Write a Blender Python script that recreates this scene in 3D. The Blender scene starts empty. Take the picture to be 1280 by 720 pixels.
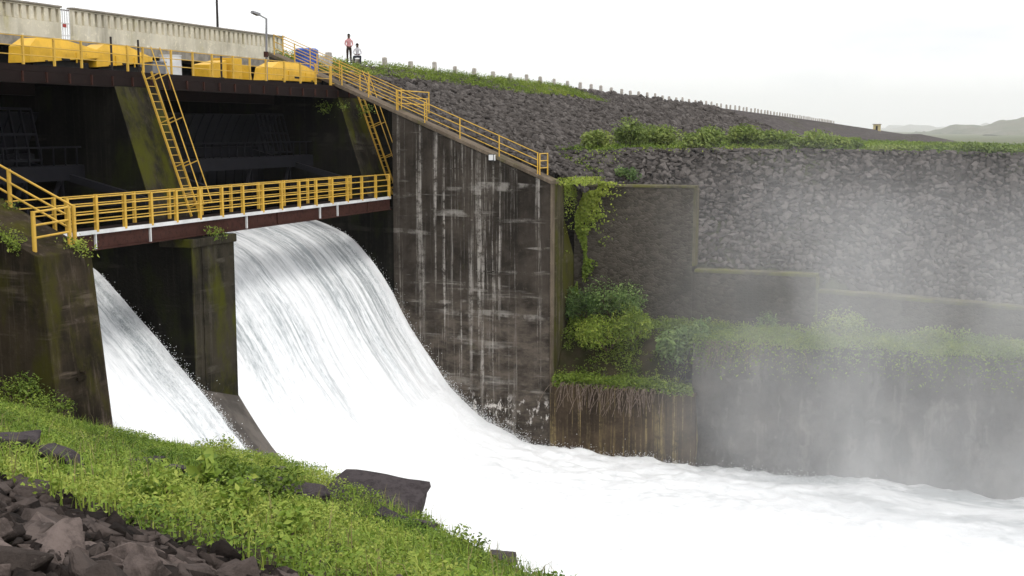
import bpy, bmesh, math, random
import numpy as np
from mathutils import Vector, Matrix

random.seed(7)
rng = np.random.default_rng(7)
scene = bpy.context.scene
col = scene.collection

# ------------------------------------------------------------------ camera
# world axes: X = direction the water flows, Y = along the dam, camera eye at height 0
F = 1500.0
PITCH = math.atan(198 / F)
YAW = math.atan(573 / F * math.cos(PITCH))
fw = np.array([-math.sin(YAW) * math.cos(PITCH), math.cos(YAW) * math.cos(PITCH), -math.sin(PITCH)])
rt = np.array([math.cos(YAW), math.sin(YAW), 0.0])
up = np.cross(rt, fw)
def ray(x, y): return fw * F + rt * (x - 640) + up * (360 - y)
_r = ray(488, 246)
CAM = np.array([0, 0, -3.35]) - _r * (3.35 / -_r[2])
def hX(x, y, v): r = ray(x, y); return CAM + r * (v - CAM[0]) / r[0]
def hY(x, y, v): r = ray(x, y); return CAM + r * (v - CAM[1]) / r[1]
def hZ(x, y, v): r = ray(x, y); return CAM + r * (v - CAM[2]) / r[2]
def hD(x, y, d): return CAM + ray(x, y) / F * d

cd = bpy.data.cameras.new("camera"); cam = bpy.data.objects.new("camera", cd); col.objects.link(cam)
cd.sensor_fit = 'HORIZONTAL'; cd.sensor_width = 36.0; cd.lens = F / 1280 * 36.0
cd.clip_start = 0.1; cd.clip_end = 60000
R3 = Matrix((rt, up, -fw)).transposed()
cam.matrix_world = Matrix.Translation(Vector(CAM)) @ R3.to_4x4()
scene.camera = cam

# ------------------------------------------------------------------ sky and sun
SUN_EL, SUN_AZ = math.radians(58), math.radians(60)      # azimuth measured from +X towards +Y is negated below
sun_dir = Vector((math.cos(SUN_EL) * 0.80, math.cos(SUN_EL) * -0.60, math.sin(SUN_EL)))   # towards the sun
world = bpy.data.worlds.new("World"); scene.world = world; world.use_nodes = True
wt = world.node_tree; wt.nodes.clear()
wo = wt.nodes.new('ShaderNodeOutputWorld'); wb = wt.nodes.new('ShaderNodeBackground')
sk = wt.nodes.new('ShaderNodeTexSky'); sk.sky_type = 'NISHITA'; sk.sun_disc = False
sk.sun_elevation = SUN_EL; sk.sun_rotation = math.atan2(sun_dir.x, sun_dir.y)
tc = wt.nodes.new('ShaderNodeTexCoord'); mp = wt.nodes.new('ShaderNodeMapping'); mp.inputs['Scale'].default_value = (1, 1, 3.2)
nz = wt.nodes.new('ShaderNodeTexNoise'); nz.inputs['Scale'].default_value = 2.6; nz.inputs['Detail'].default_value = 6
cr = wt.nodes.new('ShaderNodeValToRGB')
cr.color_ramp.elements[0].position = .30; cr.color_ramp.elements[0].color = (7.4, 7.7, 8.3, 1)
cr.color_ramp.elements[1].position = .44; cr.color_ramp.elements[1].color = (11.0, 11.0, 11.1, 1)
mx = wt.nodes.new('ShaderNodeMix'); mx.data_type = 'RGBA'; mx.inputs[0].default_value = 0.90
wt.links.new(tc.outputs['Generated'], mp.inputs[0]); wt.links.new(mp.outputs[0], nz.inputs[0])
wt.links.new(nz.outputs[0], cr.inputs[0]); wt.links.new(sk.outputs[0], mx.inputs[6]); wt.links.new(cr.outputs[0], mx.inputs[7])
wt.links.new(mx.outputs[2], wb.inputs[0]); wb.inputs[1].default_value = 0.10
wt.links.new(wb.outputs[0], wo.inputs[0])
sl = bpy.data.lights.new("sun", 'SUN'); sl.energy = 1.2; sl.angle = math.radians(14); sl.color = (1, .97, .92)
so = bpy.data.objects.new("sun", sl); col.objects.link(so)
so.rotation_euler = sun_dir.to_track_quat('Z', 'Y').to_euler(); so.location = (0, 0, 60)

scene.view_settings.view_transform = 'Standard'; scene.view_settings.look = 'None'
scene.view_settings.exposure = 0.42; scene.view_settings.gamma = 1; scene.view_settings.use_curve_mapping = False
scene.render.engine = 'CYCLES'
scene.cycles.max_bounces = 6; scene.cycles.volume_bounces = 4; scene.cycles.volume_step_rate = 1.0; scene.cycles.volume_max_steps = 96
scene.cycles.use_denoising = True

# ------------------------------------------------------------------ materials
def newmat(name, rough=.85, spec=.25):
    m = bpy.data.materials.new(name); m.use_nodes = True
    nt = m.node_tree; b = nt.nodes['Principled BSDF']
    b.inputs['Roughness'].default_value = rough; b.inputs['Specular IOR Level'].default_value = spec
    return m, nt, b
def coords(nt, kind='Object', scale=(1, 1, 1), rot=(0, 0, 0)):
    t = nt.nodes.new('ShaderNodeTexCoord'); p = nt.nodes.new('ShaderNodeMapping')
    p.inputs['Scale'].default_value = scale; p.inputs['Rotation'].default_value = rot
    nt.links.new(t.outputs[kind], p.inputs[0]); return p.outputs[0]
def geo_coords(nt, scale=(1, 1, 1)):
    g = nt.nodes.new('ShaderNodeNewGeometry'); p = nt.nodes.new('ShaderNodeMapping'); p.inputs['Scale'].default_value = scale
    nt.links.new(g.outputs['Position'], p.inputs[0]); return p.outputs[0]
def noise(nt, vec, scale=1.0, detail=4, rough=.55, dist=0.0):
    n = nt.nodes.new('ShaderNodeTexNoise'); n.inputs['Scale'].default_value = scale
    n.inputs['Detail'].default_value = detail; n.inputs['Roughness'].default_value = rough; n.inputs['Distortion'].default_value = dist
    nt.links.new(vec, n.inputs['Vector']); return n.outputs[0]
def voro(nt, vec, scale=1.0, feature='F1', out=0):
    n = nt.nodes.new('ShaderNodeTexVoronoi'); n.feature = feature; n.inputs['Scale'].default_value = scale
    nt.links.new(vec, n.inputs['Vector']); return n.outputs[out]
def rng_map(nt, val, a, b, c=0.0, d=1.0, smooth=True):
    n = nt.nodes.new('ShaderNodeMapRange'); n.interpolation_type = 'SMOOTHSTEP' if smooth else 'LINEAR'
    for i, v in ((1, a), (2, b), (3, c), (4, d)): n.inputs[i].default_value = v
    nt.links.new(val, n.inputs[0]); return n.outputs[0]
def mul(nt, a, b, op='MULTIPLY'):
    n = nt.nodes.new('ShaderNodeMath'); n.operation = op
    for i, v in enumerate((a, b)):
        if isinstance(v, (int, float)): n.inputs[i].default_value = v
        else: nt.links.new(v, n.inputs[i])
    return n.outputs[0]
def mixc(nt, fac, a, b, mode='MIX'):
    n = nt.nodes.new('ShaderNodeMix'); n.data_type = 'RGBA'; n.blend_type = mode
    for i, v in ((0, fac), (6, a), (7, b)):
        if isinstance(v, tuple): n.inputs[i].default_value = (*v, 1)
        elif isinstance(v, (int, float)): n.inputs[i].default_value = v
        else: nt.links.new(v, n.inputs[i])
    return n.outputs[2]
def bump(nt, bsdf, h, strength=.4, dist=.05):
    n = nt.nodes.new('ShaderNodeBump'); n.inputs['Strength'].default_value = strength; n.inputs['Distance'].default_value = dist
    nt.links.new(h, n.inputs['Height']); nt.links.new(n.outputs[0], bsdf.inputs['Normal'])
def sep(nt, vec):
    n = nt.nodes.new('ShaderNodeSeparateXYZ'); nt.links.new(vec, n.inputs[0]); return n.outputs
def setc(nt, b, c): nt.links.new(c, b.inputs['Base Color'])

def simple(name, c1, c2, scale=2.0, rough=.8, bscale=12., bst=.3, bdist=.02, spec=.08, metal=0):
    m, nt, b = newmat(name, rough, spec); b.inputs['Metallic'].default_value = metal
    v = geo_coords(nt)
    f = rng_map(nt, noise(nt, v, scale, 6, .6), .35, .65)
    setc(nt, b, mixc(nt, f, c1, c2)); bump(nt, b, noise(nt, v, bscale, 5), bst, bdist)
    return m

def concrete(name, base, dark, pale, moss, streak=.5, moss_amt=.5, lift=True, xbands=None, zmoss=None, hrange=None):
    m, nt, b = newmat(name, .95, .04)
    v = geo_coords(nt)
    c = mixc(nt, rng_map(nt, noise(nt, v, .55, 8, .65), .36, .64), base, dark)
    c = mixc(nt, rng_map(nt, noise(nt, v, 4.5, 8, .7), .52, .75, 0, .55), c, tuple(x * 1.7 for x in base))
    # dark runs
    s1 = noise(nt, geo_coords(nt, (.8, .8, .16)), 1, 7, .62)
    c = mixc(nt, rng_map(nt, s1, .48, .70, 0, .6), c, tuple(x * .45 for x in dark))
    if lift:   # faint pour lines
        z = noise(nt, geo_coords(nt, (.12, .12, 1.7)), 1.0, 5, .6)
        f = rng_map(nt, z, .545, .63, 0, .42)
        f = mul(nt, f, rng_map(nt, noise(nt, v, 1.1, 6, .7), .42, .62))
        c = mixc(nt, f, c, pale)
    s2 = noise(nt, geo_coords(nt, (2.8, 2.8, .065)), 1.2, 9, .74, .08)
    f = rng_map(nt, s2, .50, .64, 0, streak)
    f = mul(nt, f, rng_map(nt, noise(nt, v, 2.6, 6, .75), .34, .58))
    if xbands:
        xs = sep(nt, v)[0]; tot = None
        for (x0, w, a) in xbands:
            d = mul(nt, mul(nt, xs, x0, 'SUBTRACT'), 0, 'ADD')
            ab = nt.nodes.new('ShaderNodeMath'); ab.operation = 'ABSOLUTE'; nt.links.new(d, ab.inputs[0])
            g = rng_map(nt, ab.outputs[0], w * .35, w, a, 0)
            tot = g if tot is None else mul(nt, tot, g, 'MAXIMUM')
        f = mul(nt, f, tot)
    c = mixc(nt, f, c, pale)
    f = rng_map(nt, noise(nt, geo_coords(nt, (1, 1, .45)), .9, 7, .65), .60 - .25 * moss_amt, .78 - .2 * moss_amt, 0, .85)
    if zmoss:
        f = mul(nt, f, rng_map(nt, sep(nt, v)[2], zmoss[0], zmoss[1]))
    c = mixc(nt, f, c, moss)
    if hrange:      # washed and lime-crusted zone near the waterline
        z3 = sep(nt, v)[2]
        f = mul(nt, rng_map(nt, z3, hrange[1], hrange[0]), rng_map(nt, noise(nt, geo_coords(nt, (.7, .7, 1.4)), 1.0, 8, .7), .38, .66, 0, .55))
        c = mixc(nt, f, c, tuple(x * 3.0 for x in base))
        f = mul(nt, rng_map(nt, z3, hrange[0] - 2.6, hrange[0] - 3.4), rng_map(nt, noise(nt, geo_coords(nt, (1.6, 1.6, .9)), 1.6, 8, .75), .53, .60, 0, .9))
        f = mul(nt, f, rng_map(nt, z3, hrange[0] - 4.6, hrange[0] - 4.0))
        c = mixc(nt, f, c, (.62, .58, .54))
    setc(nt, b, c)
    bump(nt, b, noise(nt, v, 9, 8, .7), .45, .03)
    return m

MOSS = (.040, .045, .008)
m_train = concrete("stained_concrete", (.058, .048, .039), (.024, .020, .016), (.46, .43, .39), MOSS, 1.0, .0, hrange=(-10.2, -6.5),
                   xbands=[(2.7, .55, 1), (3.7, .5, .8), (5.4, .9, 1), (4.6, .5, .7), (7.9, .25, .8), (.6, .35, .5), (1.6, .4, .6), (6.6, .4, .5)])
m_trainend = concrete("mossy_concrete_end", (.075, .065, .040), (.04, .034, .020), (.24, .21, .17), (.065, .066, .010), .45, .7)
m_pier = concrete("mossy_pier_concrete", (.042, .036, .025), (.015, .013, .010), (.13, .115, .09), (.056, .058, .006), .25, .66)
m_left = concrete("brown_mossy_concrete", (.046, .035, .023), (.020, .016, .011), (.20, .155, .12), (.050, .048, .007), .30, .64)
m_dark = concrete("shade_dark_concrete", (.008, .008, .007), (.004, .004, .004), (.03, .03, .026), (.008, .010, .004), .25, .25)  # near-black because the shade of the bays is put into the colour
m_pside = concrete("shaded_algae_concrete", (.011, .010, .008), (.004, .004, .0035), (.04, .036, .03), (.014, .017, .004), .3, .40)  # shaded copy of the algae-grown pier concrete; bay shade is in the colour
m_coping = concrete("brown_coping_concrete", (.17, .135, .10), (.095, .075, .055), (.30, .27, .23), (.09, .085, .03), .2, .25, lift=False)
m_apron = simple("apron_concrete", (.125, .108, .094), (.060, .052, .045), 1.1, .55)
m_lower = concrete("ochre_streaked_concrete", (.085, .062, .040), (.04, .030, .022), (.30, .235, .11), (.05, .05, .012), .9, .05, lift=False)
m_parapet = concrete("cream_parapet_concrete", (.70, .65, .52), (.54, .50, .39), (.78, .75, .67), (.50, .45, .20), .4, .10, lift=False)
m_parcap = simple("grey_coping", (.34, .31, .26), (.22, .20, .17), 3, .85)
m_guard = simple("whitewashed_stone", (.52, .48, .43), (.34, .31, .28), 5, .9)

def paint(name, c, wear=(.22, .10, .04), amt=.66, rough=.5):
    m, nt, b = newmat(name, rough, .4 if max(c) > .1 else .06); v = geo_coords(nt)
    k = mixc(nt, rng_map(nt, noise(nt, v, 1.6, 6, .6), .35, .7), c, tuple(x * .78 for x in c))
    k = mixc(nt, rng_map(nt, noise(nt, v, 6, 8, .7), amt, amt + .12, 0, .8), k, wear)
    setc(nt, b, k); bump(nt, b, noise(nt, v, 30, 3), .15, .01); return m
m_yel = paint("yellow_paint", (.63, .385, .055), (.25, .11, .04), .60)
m_hood = paint("yellow_hood_paint", (.72, .415, .022), (.40, .20, .04), .60)
m_rust = paint("rust_red_steel", (.060, .026, .020), (.028, .014, .012), .5, .75)
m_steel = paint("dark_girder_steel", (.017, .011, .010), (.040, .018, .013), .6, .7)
m_gate = paint("black_gate_steel", (.012, .012, .015), (.010, .008, .007), .6, .6)  # dark gate paint, taken near black to put the under-deck shade into it
m_white = paint("white_paint", (.72, .72, .72), (.35, .33, .30), .66)
m_blue = paint("blue_plastic", (.035, .10, .42), (.03, .08, .3), .7, .45)
m_lamp = paint("grey_lamp_metal", (.22, .22, .23), (.12, .12, .12), .6, .4)
m_rod = paint("dark_rod_metal", (.035, .03, .03), (.08, .04, .03), .6)
m_hut = simple("hut_yellow_wall", (.60, .50, .25), (.50, .42, .22), 2)
m_roof = simple("hut_roof", (.42, .36, .28), (.33, .28, .22), 2)
m_black = simple("black_plastic", (.02, .02, .02), (.03, .03, .03), 4, .5)

def masonry():
    m, nt, b = newmat("masonry_wall", .95, .05); v = geo_coords(nt)
    vs = geo_coords(nt, (4.6, 4.6, 7.5))
    e = voro(nt, vs, 1.0, 'DISTANCE_TO_EDGE'); cc = voro(nt, vs, 1.0, 'F1', 1)
    s = sep(nt, cc)[0]
    c = mixc(nt, s, (.048, .041, .033), (.10, .087, .072))
    c = mixc(nt, rng_map(nt, noise(nt, v, 2.2, 7, .7), .64, .74, 0, .7), c, (.26, .24, .21))
    c = mixc(nt, rng_map(nt, e, .02, .12, .5, 0), c, (.065, .058, .046))
    c = mixc(nt, rng_map(nt, noise(nt, v, .35, 6, .6), .50, .68, 0, .75), c, (.034, .030, .022))
    setc(nt, b, c)
    bump(nt, b, mul(nt, rng_map(nt, e, 0, .2), mul(nt, noise(nt, v, 9, 5), .8), 'ADD'), .55, .035); return m
m_masonry = masonry()
m_wallcap = concrete("pale_wall_coping", (.125, .11, .075), (.07, .062, .042), (.22, .20, .15), (.115, .115, .022), .2, .62, lift=False)

def stone_mat(name, a, b_, lich=(.28, .25, .22), tint=True, per_obj=True):
    m, nt, b = newmat(name, .92, .07); v = geo_coords(nt)
    if per_obj:
        o = nt.nodes.new('ShaderNodeObjectInfo'); r = o.outputs['Random']
    else:
        at = nt.nodes.new('ShaderNodeAttribute'); at.attribute_name = 'tint'; r = at.outputs['Fac']
    c = mixc(nt, r, a, b_)
    c = mixc(nt, rng_map(nt, noise(nt, v, 5, 9, .75), .42, .68, 0, .75), c, tuple(x * .45 for x in a))
    c = mixc(nt, rng_map(nt, noise(nt, v, 5, 8, .75), .60, .72, 0, .5), c, lich)
    setc(nt, b, c); bump(nt, b, noise(nt, v, 9, 10, .72), .9, .05); return m
m_rock = stone_mat("brown_basalt", (.060, .048, .042), (.190, .150, .134), (.28, .235, .21))
m_rubble = stone_mat("dark_rubble", (.020, .016, .014), (.055, .043, .038), (.08, .065, .06), per_obj=False)  # darker than the stones: shade of the gaps between them is painted in
m_boulder = stone_mat("dark_boulder", (.045, .038, .040), (.095, .080, .082), (.16, .14, .14))
m_rip = stone_mat("grey_riprap", (.052, .045, .041), (.140, .124, .115), (.24, .215, .20), per_obj=False)
m_rip1 = stone_mat("grey_riprap_stone", (.056, .049, .045), (.148, .131, .122), (.24, .215, .20))

def emb_mat():   # bed of the embankment; far away the stones are only its grain
    m, nt, b = newmat("embankment_bed", .95, .05); v = geo_coords(nt, (1.6, 1.6, 2.2))
    e = voro(nt, v, 1.0, 'DISTANCE_TO_EDGE'); s = sep(nt, voro(nt, v, 1.0, 'F1', 1))[0]
    far = mixc(nt, s, (.048, .041, .040), (.135, .118, .113))
    far = mixc(nt, rng_map(nt, e, .0, .12, .8, 0), far, (.03, .026, .024))
    y = sep(nt, geo_coords(nt))[1]
    c = mixc(nt, rng_map(nt, y, 70, 115), (.035, .031, .028), far)
    n1 = noise(nt, geo_coords(nt), .12, 6, .6)
    c = mixc(nt, rng_map(nt, n1, .56, .68, 0, .55), c, (.075, .085, .03))
    setc(nt, b, c); bump(nt, b, rng_map(nt, e, 0, .25), .7, .12); return m
m_emb = emb_mat()
m_soil = simple("wet_soil", (.050, .040, .024), (.030, .030, .012), 1.2, .95, 8, .6, .05)
m_green_ground = simple("green_ground", (.075, .105, .020), (.045, .060, .014), .8, .95, 10, .7, .06)
m_plain = simple("plain_scrub", (.075, .095, .035), (.11, .11, .055), .02, .95, 1, .3, .2)
m_hill = simple("scrub_hill", (.075, .085, .045), (.13, .12, .08), .004, .95, .02, .6, 12)
m_road = simple("crest_road", (.16, .145, .125), (.11, .10, .085), .7, .95)

def rockface_mat():
    m, nt, b = newmat("wet_rock_face", .8, .3); v = geo_coords(nt)
    c = mixc(nt, rng_map(nt, noise(nt, v, .45, 8, .65), .35, .65), (.030, .027, .024), (.092, .083, .075))
    c = mixc(nt, rng_map(nt, noise(nt, geo_coords(nt, (1.6, 1.6, .16)), 1, 6, .65), .52, .68, 0, .6), c, (.19, .175, .16))
    c = mixc(nt, rng_map(nt, noise(nt, v, 1.7, 7, .7), .58, .72, 0, .5), c, (.05, .055, .02))
    setc(nt, b, c); bump(nt, b, noise(nt, geo_coords(nt, (1, 1, .6)), 2.2, 9, .7), .8, .2); return m
m_rockface = rockface_mat()

def leaf_mat(name, a, b_, c_, trans=.30):
    m, nt, b = newmat(name, .6, .25)
    at = nt.nodes.new('ShaderNodeAttribute'); at.attribute_name = 'tint'
    ra = nt.nodes.new('ShaderNodeValToRGB'); e = ra.color_ramp.elements
    e[0].position = 0; e[0].color = (*a, 1); e[1].position = 1; e[1].color = (*c_, 1)
    k = ra.color_ramp.elements.new(.5); k.color = (*b_, 1)
    nt.links.new(at.outputs['Fac'], ra.inputs[0]); setc(nt, b, ra.outputs[0])
    tr = nt.nodes.new('ShaderNodeBsdfTranslucent'); nt.links.new(ra.outputs[0], tr.inputs[0])
    ms = nt.nodes.new('ShaderNodeMixShader'); ms.inputs[0].default_value = trans
    nt.links.new(b.outputs[0], ms.inputs[1]); nt.links.new(tr.outputs[0], ms.inputs[2])
    nt.links.new(ms.outputs[0], nt.nodes['Material Output'].inputs[0]); return m
m_weed = leaf_mat("weed_leaf", (.072, .130, .016), (.205, .300, .038), (.380, .430, .085))
m_shrub = leaf_mat("shrub_leaf", (.045, .090, .026), (.120, .200, .056), (.230, .310, .100))
m_bush = leaf_mat("berm_bush_leaf", (.095, .145, .036), (.190, .255, .064), (.310, .360, .095))
m_vine = leaf_mat("vine_leaf", (.085, .140, .020), (.200, .275, .038), (.350, .400, .070))
m_dryleaf = leaf_mat("dry_grass", (.16, .14, .05), (.24, .21, .08), (.30, .25, .12))
m_twig = simple("brown_twig", (.12, .085, .06), (.07, .05, .035), 8)
m_root = simple("dry_root", (.20, .155, .125), (.12, .09, .07), 8)

def water_mat():
    m, nt, b = newmat("white_water", .45, .35)
    uv = coords(nt, 'UV')
    z = sep(nt, geo_coords(nt))[2]
    def uvn(sx, sy, det, rough=.6, dist=0.):
        return noise(nt, coords(nt, 'UV', (sx, sy, 1)), 1.0, det, rough, dist)
    hi = rng_map(nt, z, -15.2, -7.0)                       # thin sheet up high, churned foam below
    broad = rng_map(nt, uvn(.50, .035, 3, .5), .40, .60)
    fine = rng_map(nt, uvn(4.0, .17, 8, .66), .38, .66)
    speck = rng_map(nt, uvn(10, 2.2, 7, .74), .38, .68)
    f = mul(nt, broad, mul(nt, mul(nt, fine, .80), mul(nt, speck, .45), 'ADD'))
    f = mul(nt, f, mul(nt, mul(nt, fine, speck), .34), 'ADD')
    f = mul(nt, f, mul(nt, mul(nt, hi, .95), .14, 'ADD'))
    c = mixc(nt, f, (.93, .94, .95), (.38, .41, .425))
    setc(nt, b, c)
    bump(nt, b, mul(nt, uvn(4, .35, 8, .66), mul(nt, uvn(14, 4, 4, .7), .25), 'ADD'), .5, .12); return m
m_water = water_mat()
def river_mat():
    m, nt, b = newmat("foaming_river", .4, .35); v = geo_coords(nt)
    x = sep(nt, v)[0]; y = sep(nt, v)[1]
    d = noise(nt, geo_coords(nt, (.16, .38, .3)), 1, 8, .68, .4)
    far = rng_map(nt, mul(nt, y, mul(nt, mul(nt, x, 19, 'SUBTRACT'), .30), 'ADD'), -4.5, 2.0)
    f = mul(nt, rng_map(nt, d, .44, .58), mul(nt, far, .85))
    f = mul(nt, f, mul(nt, rng_map(nt, noise(nt, v, 1.3, 8, .7), .50, .68, 0, .26), rng_map(nt, x, 4, 9), 'MULTIPLY'), 'ADD')
    c = mixc(nt, f, (.93, .94, .95), (.30, .33, .34))
    setc(nt, b, c); bump(nt, b, mul(nt, noise(nt, geo_coords(nt, (.7, 1.2, 1)), 1.1, 9, .68), mul(nt, noise(nt, v, 6, 6, .7), .35), 'ADD'), .6, .18); return m
m_river = river_mat()
m_spray = simple("spray_drops", (.92, .93, .94), (.85, .87, .88), 2, .4)

# ------------------------------------------------------------------ building helpers
def tag(o, label=None, cat=None, group=None, kind=None):
    if label: o['label'] = label
    if cat: o['category'] = cat
    if group: o['group'] = group
    if kind: o['kind'] = kind
    return o
def empty(name, loc, label, cat, group=None):
    o = bpy.data.objects.new(name, None); col.objects.link(o); o.location = loc; o.empty_display_size = .3
    return tag(o, label, cat, group)
def link(name, me, parent=None, world_pos=True):
    o = bpy.data.objects.new(name, me); col.objects.link(o)
    if parent is not None:
        o.parent = parent
        if world_pos: o.matrix_parent_inverse = Matrix.Translation(-Vector(parent_origin(parent)))
    return o
def parent_origin(p):
    v = Vector(p.location)
    return v if p.parent is None else v          # parts that are parents carry no offset of their own
class MB:
    def __init__(s): s.v = []; s.f = []
    def add(s, vs, fs):
        n = len(s.v); s.v += [tuple(map(float, v)) for v in vs]; s.f += [tuple(i + n for i in f) for f in fs]; return s
    def box(s, a, b):
        x0, y0, z0 = [min(p, q) for p, q in zip(a, b)]; x1, y1, z1 = [max(p, q) for p, q in zip(a, b)]
        return s.add([(x0,y0,z0),(x1,y0,z0),(x1,y1,z0),(x0,y1,z0),(x0,y0,z1),(x1,y0,z1),(x1,y1,z1),(x0,y1,z1)],
                     [(3,2,1,0),(4,5,6,7),(0,1,5,4),(1,2,6,5),(2,3,7,6),(3,0,4,7)])
    def tube(s, p0, p1, r0, r1=None, n=8, caps=True):
        r1 = r0 if r1 is None else r1
        p0, p1 = Vector(p0), Vector(p1); d = (p1 - p0).normalized()
        a = d.orthogonal().normalized(); b = d.cross(a); vs = []
        for p, r in ((p0, r0), (p1, r1)):
            for i in range(n):
                t = 2 * math.pi * i / n; vs.append(p + (a * math.cos(t) + b * math.sin(t)) * r)
        fs = [(i, (i + 1) % n, n + (i + 1) % n, n + i) for i in range(n)]
        if caps: fs += [tuple(range(n))[::-1], tuple(range(n, 2 * n))]
        return s.add(vs, fs)
    def bar(s, p0, p1, w, h, upv=(0, 0, 1)):
        p0, p1 = Vector(p0), Vector(p1); d = (p1 - p0).normalized(); a = d.cross(Vector(upv))
        a = (a if a.length > 1e-4 else d.orthogonal()).normalized(); b = a.cross(d).normalized()
        vs = [p + a * i * w / 2 + b * j * h / 2 for p in (p0, p1) for i, j in ((-1,-1),(1,-1),(1,1),(-1,1))]
        return s.add(vs, [(3,2,1,0),(4,5,6,7),(0,1,5,4),(1,2,6,5),(2,3,7,6),(3,0,4,7)])
    def prism_y(s, poly, y0, y1):      # polygon in (x,z) pushed along Y
        n = len(poly)
        vs = [(x, y0, z) for x, z in poly] + [(x, y1, z) for x, z in poly]
        return s.add(vs, [tuple(range(n)), tuple(range(2*n-1, n-1, -1))] + [(i, n+i, n+(i+1)%n, (i+1)%n) for i in range(n)])
    def prism_x(s, poly, x0, x1):
        n = len(poly)
        vs = [(x0, y, z) for y, z in poly] + [(x1, y, z) for y, z in poly]
        return s.add(vs, [tuple(range(n)), tuple(range(2*n-1, n-1, -1))] + [(i, n+i, n+(i+1)%n, (i+1)%n) for i in range(n)])
    def hull(s, pts):
        bm = bmesh.new()
        for p in pts: bm.verts.new(p)
        bmesh.ops.convex_hull(bm, input=bm.verts, use_existing_faces=False)
        bm.verts.ensure_lookup_table(); bm.verts.index_update()
        s.add([v.co[:] for v in bm.verts], [[v.index for v in f.verts] for f in bm.faces]); bm.free(); return s
    def mesh(s, name, mat, smooth=False, bevel=0.0, fixn=True):
        me = bpy.data.meshes.new(name); me.from_pydata(s.v, [], s.f)
        if fixn or bevel:
            bm = bmesh.new(); bm.from_mesh(me)
            bmesh.ops.recalc_face_normals(bm, faces=bm.faces)
            if bevel:
                bmesh.ops.bevel(bm, geom=[e for e in bm.edges if e.is_manifold and e.calc_face_angle(0) > .35], offset=bevel, segments=2, affect='EDGES', profile=.6)
            bm.to_mesh(me); bm.free()
        me.materials.append(mat)
        if smooth: me.polygons.foreach_set('use_smooth', [True] * len(me.polygons))
        return me
    def build(s, name, mat, parent=None, smooth=False, bevel=0.0):
        return link(name, s.mesh(name, mat, smooth, bevel), parent)
def grid_mesh(name, P, mat, smooth=True, uv=None, keep=None):
    nu, nv = P.shape[:2]; me = bpy.data.meshes.new(name)
    idx = np.arange(nu * nv).reshape(nu, nv)
    q = np.stack([idx[:-1, :-1], idx[1:, :-1], idx[1:, 1:], idx[:-1, 1:]], -1).reshape(-1, 4)
    if keep is not None: q = q[keep.reshape(-1)]
    me.vertices.add(nu * nv); me.vertices.foreach_set('co', P.reshape(-1).astype(np.float32))
    me.loops.add(q.size); me.loops.foreach_set('vertex_index', q.reshape(-1).astype(np.int32))
    me.polygons.add(len(q)); me.polygons.foreach_set('loop_start', np.arange(0, q.size, 4, dtype=np.int32))
    if smooth: me.polygons.foreach_set('use_smooth', np.ones(len(q), dtype=bool))
    if uv is not None:
        l = me.uv_layers.new(name='UVMap'); l.data.foreach_set('uv', uv.reshape(-1, 2)[q.reshape(-1)].reshape(-1).astype(np.float32))
    me.update(calc_edges=True); me.validate(); me.materials.append(mat); return me
def tri_mesh(name, V, T, mat, tint=None, smooth=False):
    me = bpy.data.meshes.new(name); me.vertices.add(len(V)); me.vertices.foreach_set('co', V.reshape(-1).astype(np.float32))
    me.loops.add(T.size); me.loops.foreach_set('vertex_index', T.reshape(-1).astype(np.int32))
    me.polygons.add(len(T)); me.polygons.foreach_set('loop_start', np.arange(0, T.size, 3, dtype=np.int32))
    if smooth: me.polygons.foreach_set('use_smooth', np.ones(len(T), dtype=bool))
    me.update(calc_edges=True)
    if tint is not None:
        a = me.attributes.new('tint', 'FLOAT', 'POINT'); a.data.foreach_set('value', tint.astype(np.float32))
    me.materials.append(mat); return me
# lattice value noise
_H = rng.random((256, 256))
def vn(x, y):
    x = np.asarray(x, float); y = np.asarray(y, float)
    xi = np.floor(x).astype(int); yi = np.floor(y).astype(int); fx = x - xi; fy = y - yi
    fx = fx*fx*(3-2*fx); fy = fy*fy*(3-2*fy)
    g = lambda i, j: _H[i & 255, j & 255]
    return (g(xi,yi)*(1-fx)+g(xi+1,yi)*fx)*(1-fy)+(g(xi,yi+1)*(1-fx)+g(xi+1,yi+1)*fx)*fy
def fbm(x, y, o=4):
    s = 0; a = .5
    for i in range(o): s = s + a * (vn(x * 2**i + 17.3*i, y * 2**i + 5.1*i) - .5); a *= .5
    return s
def smooth(x, a, b):
    t = np.clip((np.asarray(x, float) - a) / (b - a), 0, 1); return t*t*(3-2*t)

def leaves(name, C, size, mat, parent=None, tint=None, aspect=.5, upness=.5, normal=None, spread=1.0):
    """C: (N,3) leaf centres; each leaf is a kite folded along its midrib"""
    n = len(C); size = np.broadcast_to(size, (n,))
    N = rng.normal(size=(n, 3)) * spread; N[:, 2] += upness * 2
    if normal is not None: N += normal
    N /= np.linalg.norm(N, axis=1, keepdims=True)
    D = rng.normal(size=(n, 3)); D -= (D * N).sum(1, keepdims=True) * N; D /= np.linalg.norm(D, axis=1, keepdims=True)
    S = np.cross(N, D)
    L = size[:, None]; W = L * aspect
    v = np.stack([C - D*L*.5, C + S*W*.5 + N*W*.18 - D*L*.05, C + D*L*.5 - N*L*.10, C - S*W*.5 + N*W*.18 - D*L*.05], 1)
    b = np.arange(n)[:, None] * 4
    T = np.concatenate([b + np.array([[0, 2, 1]]), b + np.array([[0, 3, 2]])], 0)
    t = rng.random(n) if tint is None else np.clip(tint, 0, 1)
    return link(name, tri_mesh(name, v.reshape(-1, 3), T, mat, np.repeat(t, 4)), parent)
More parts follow.
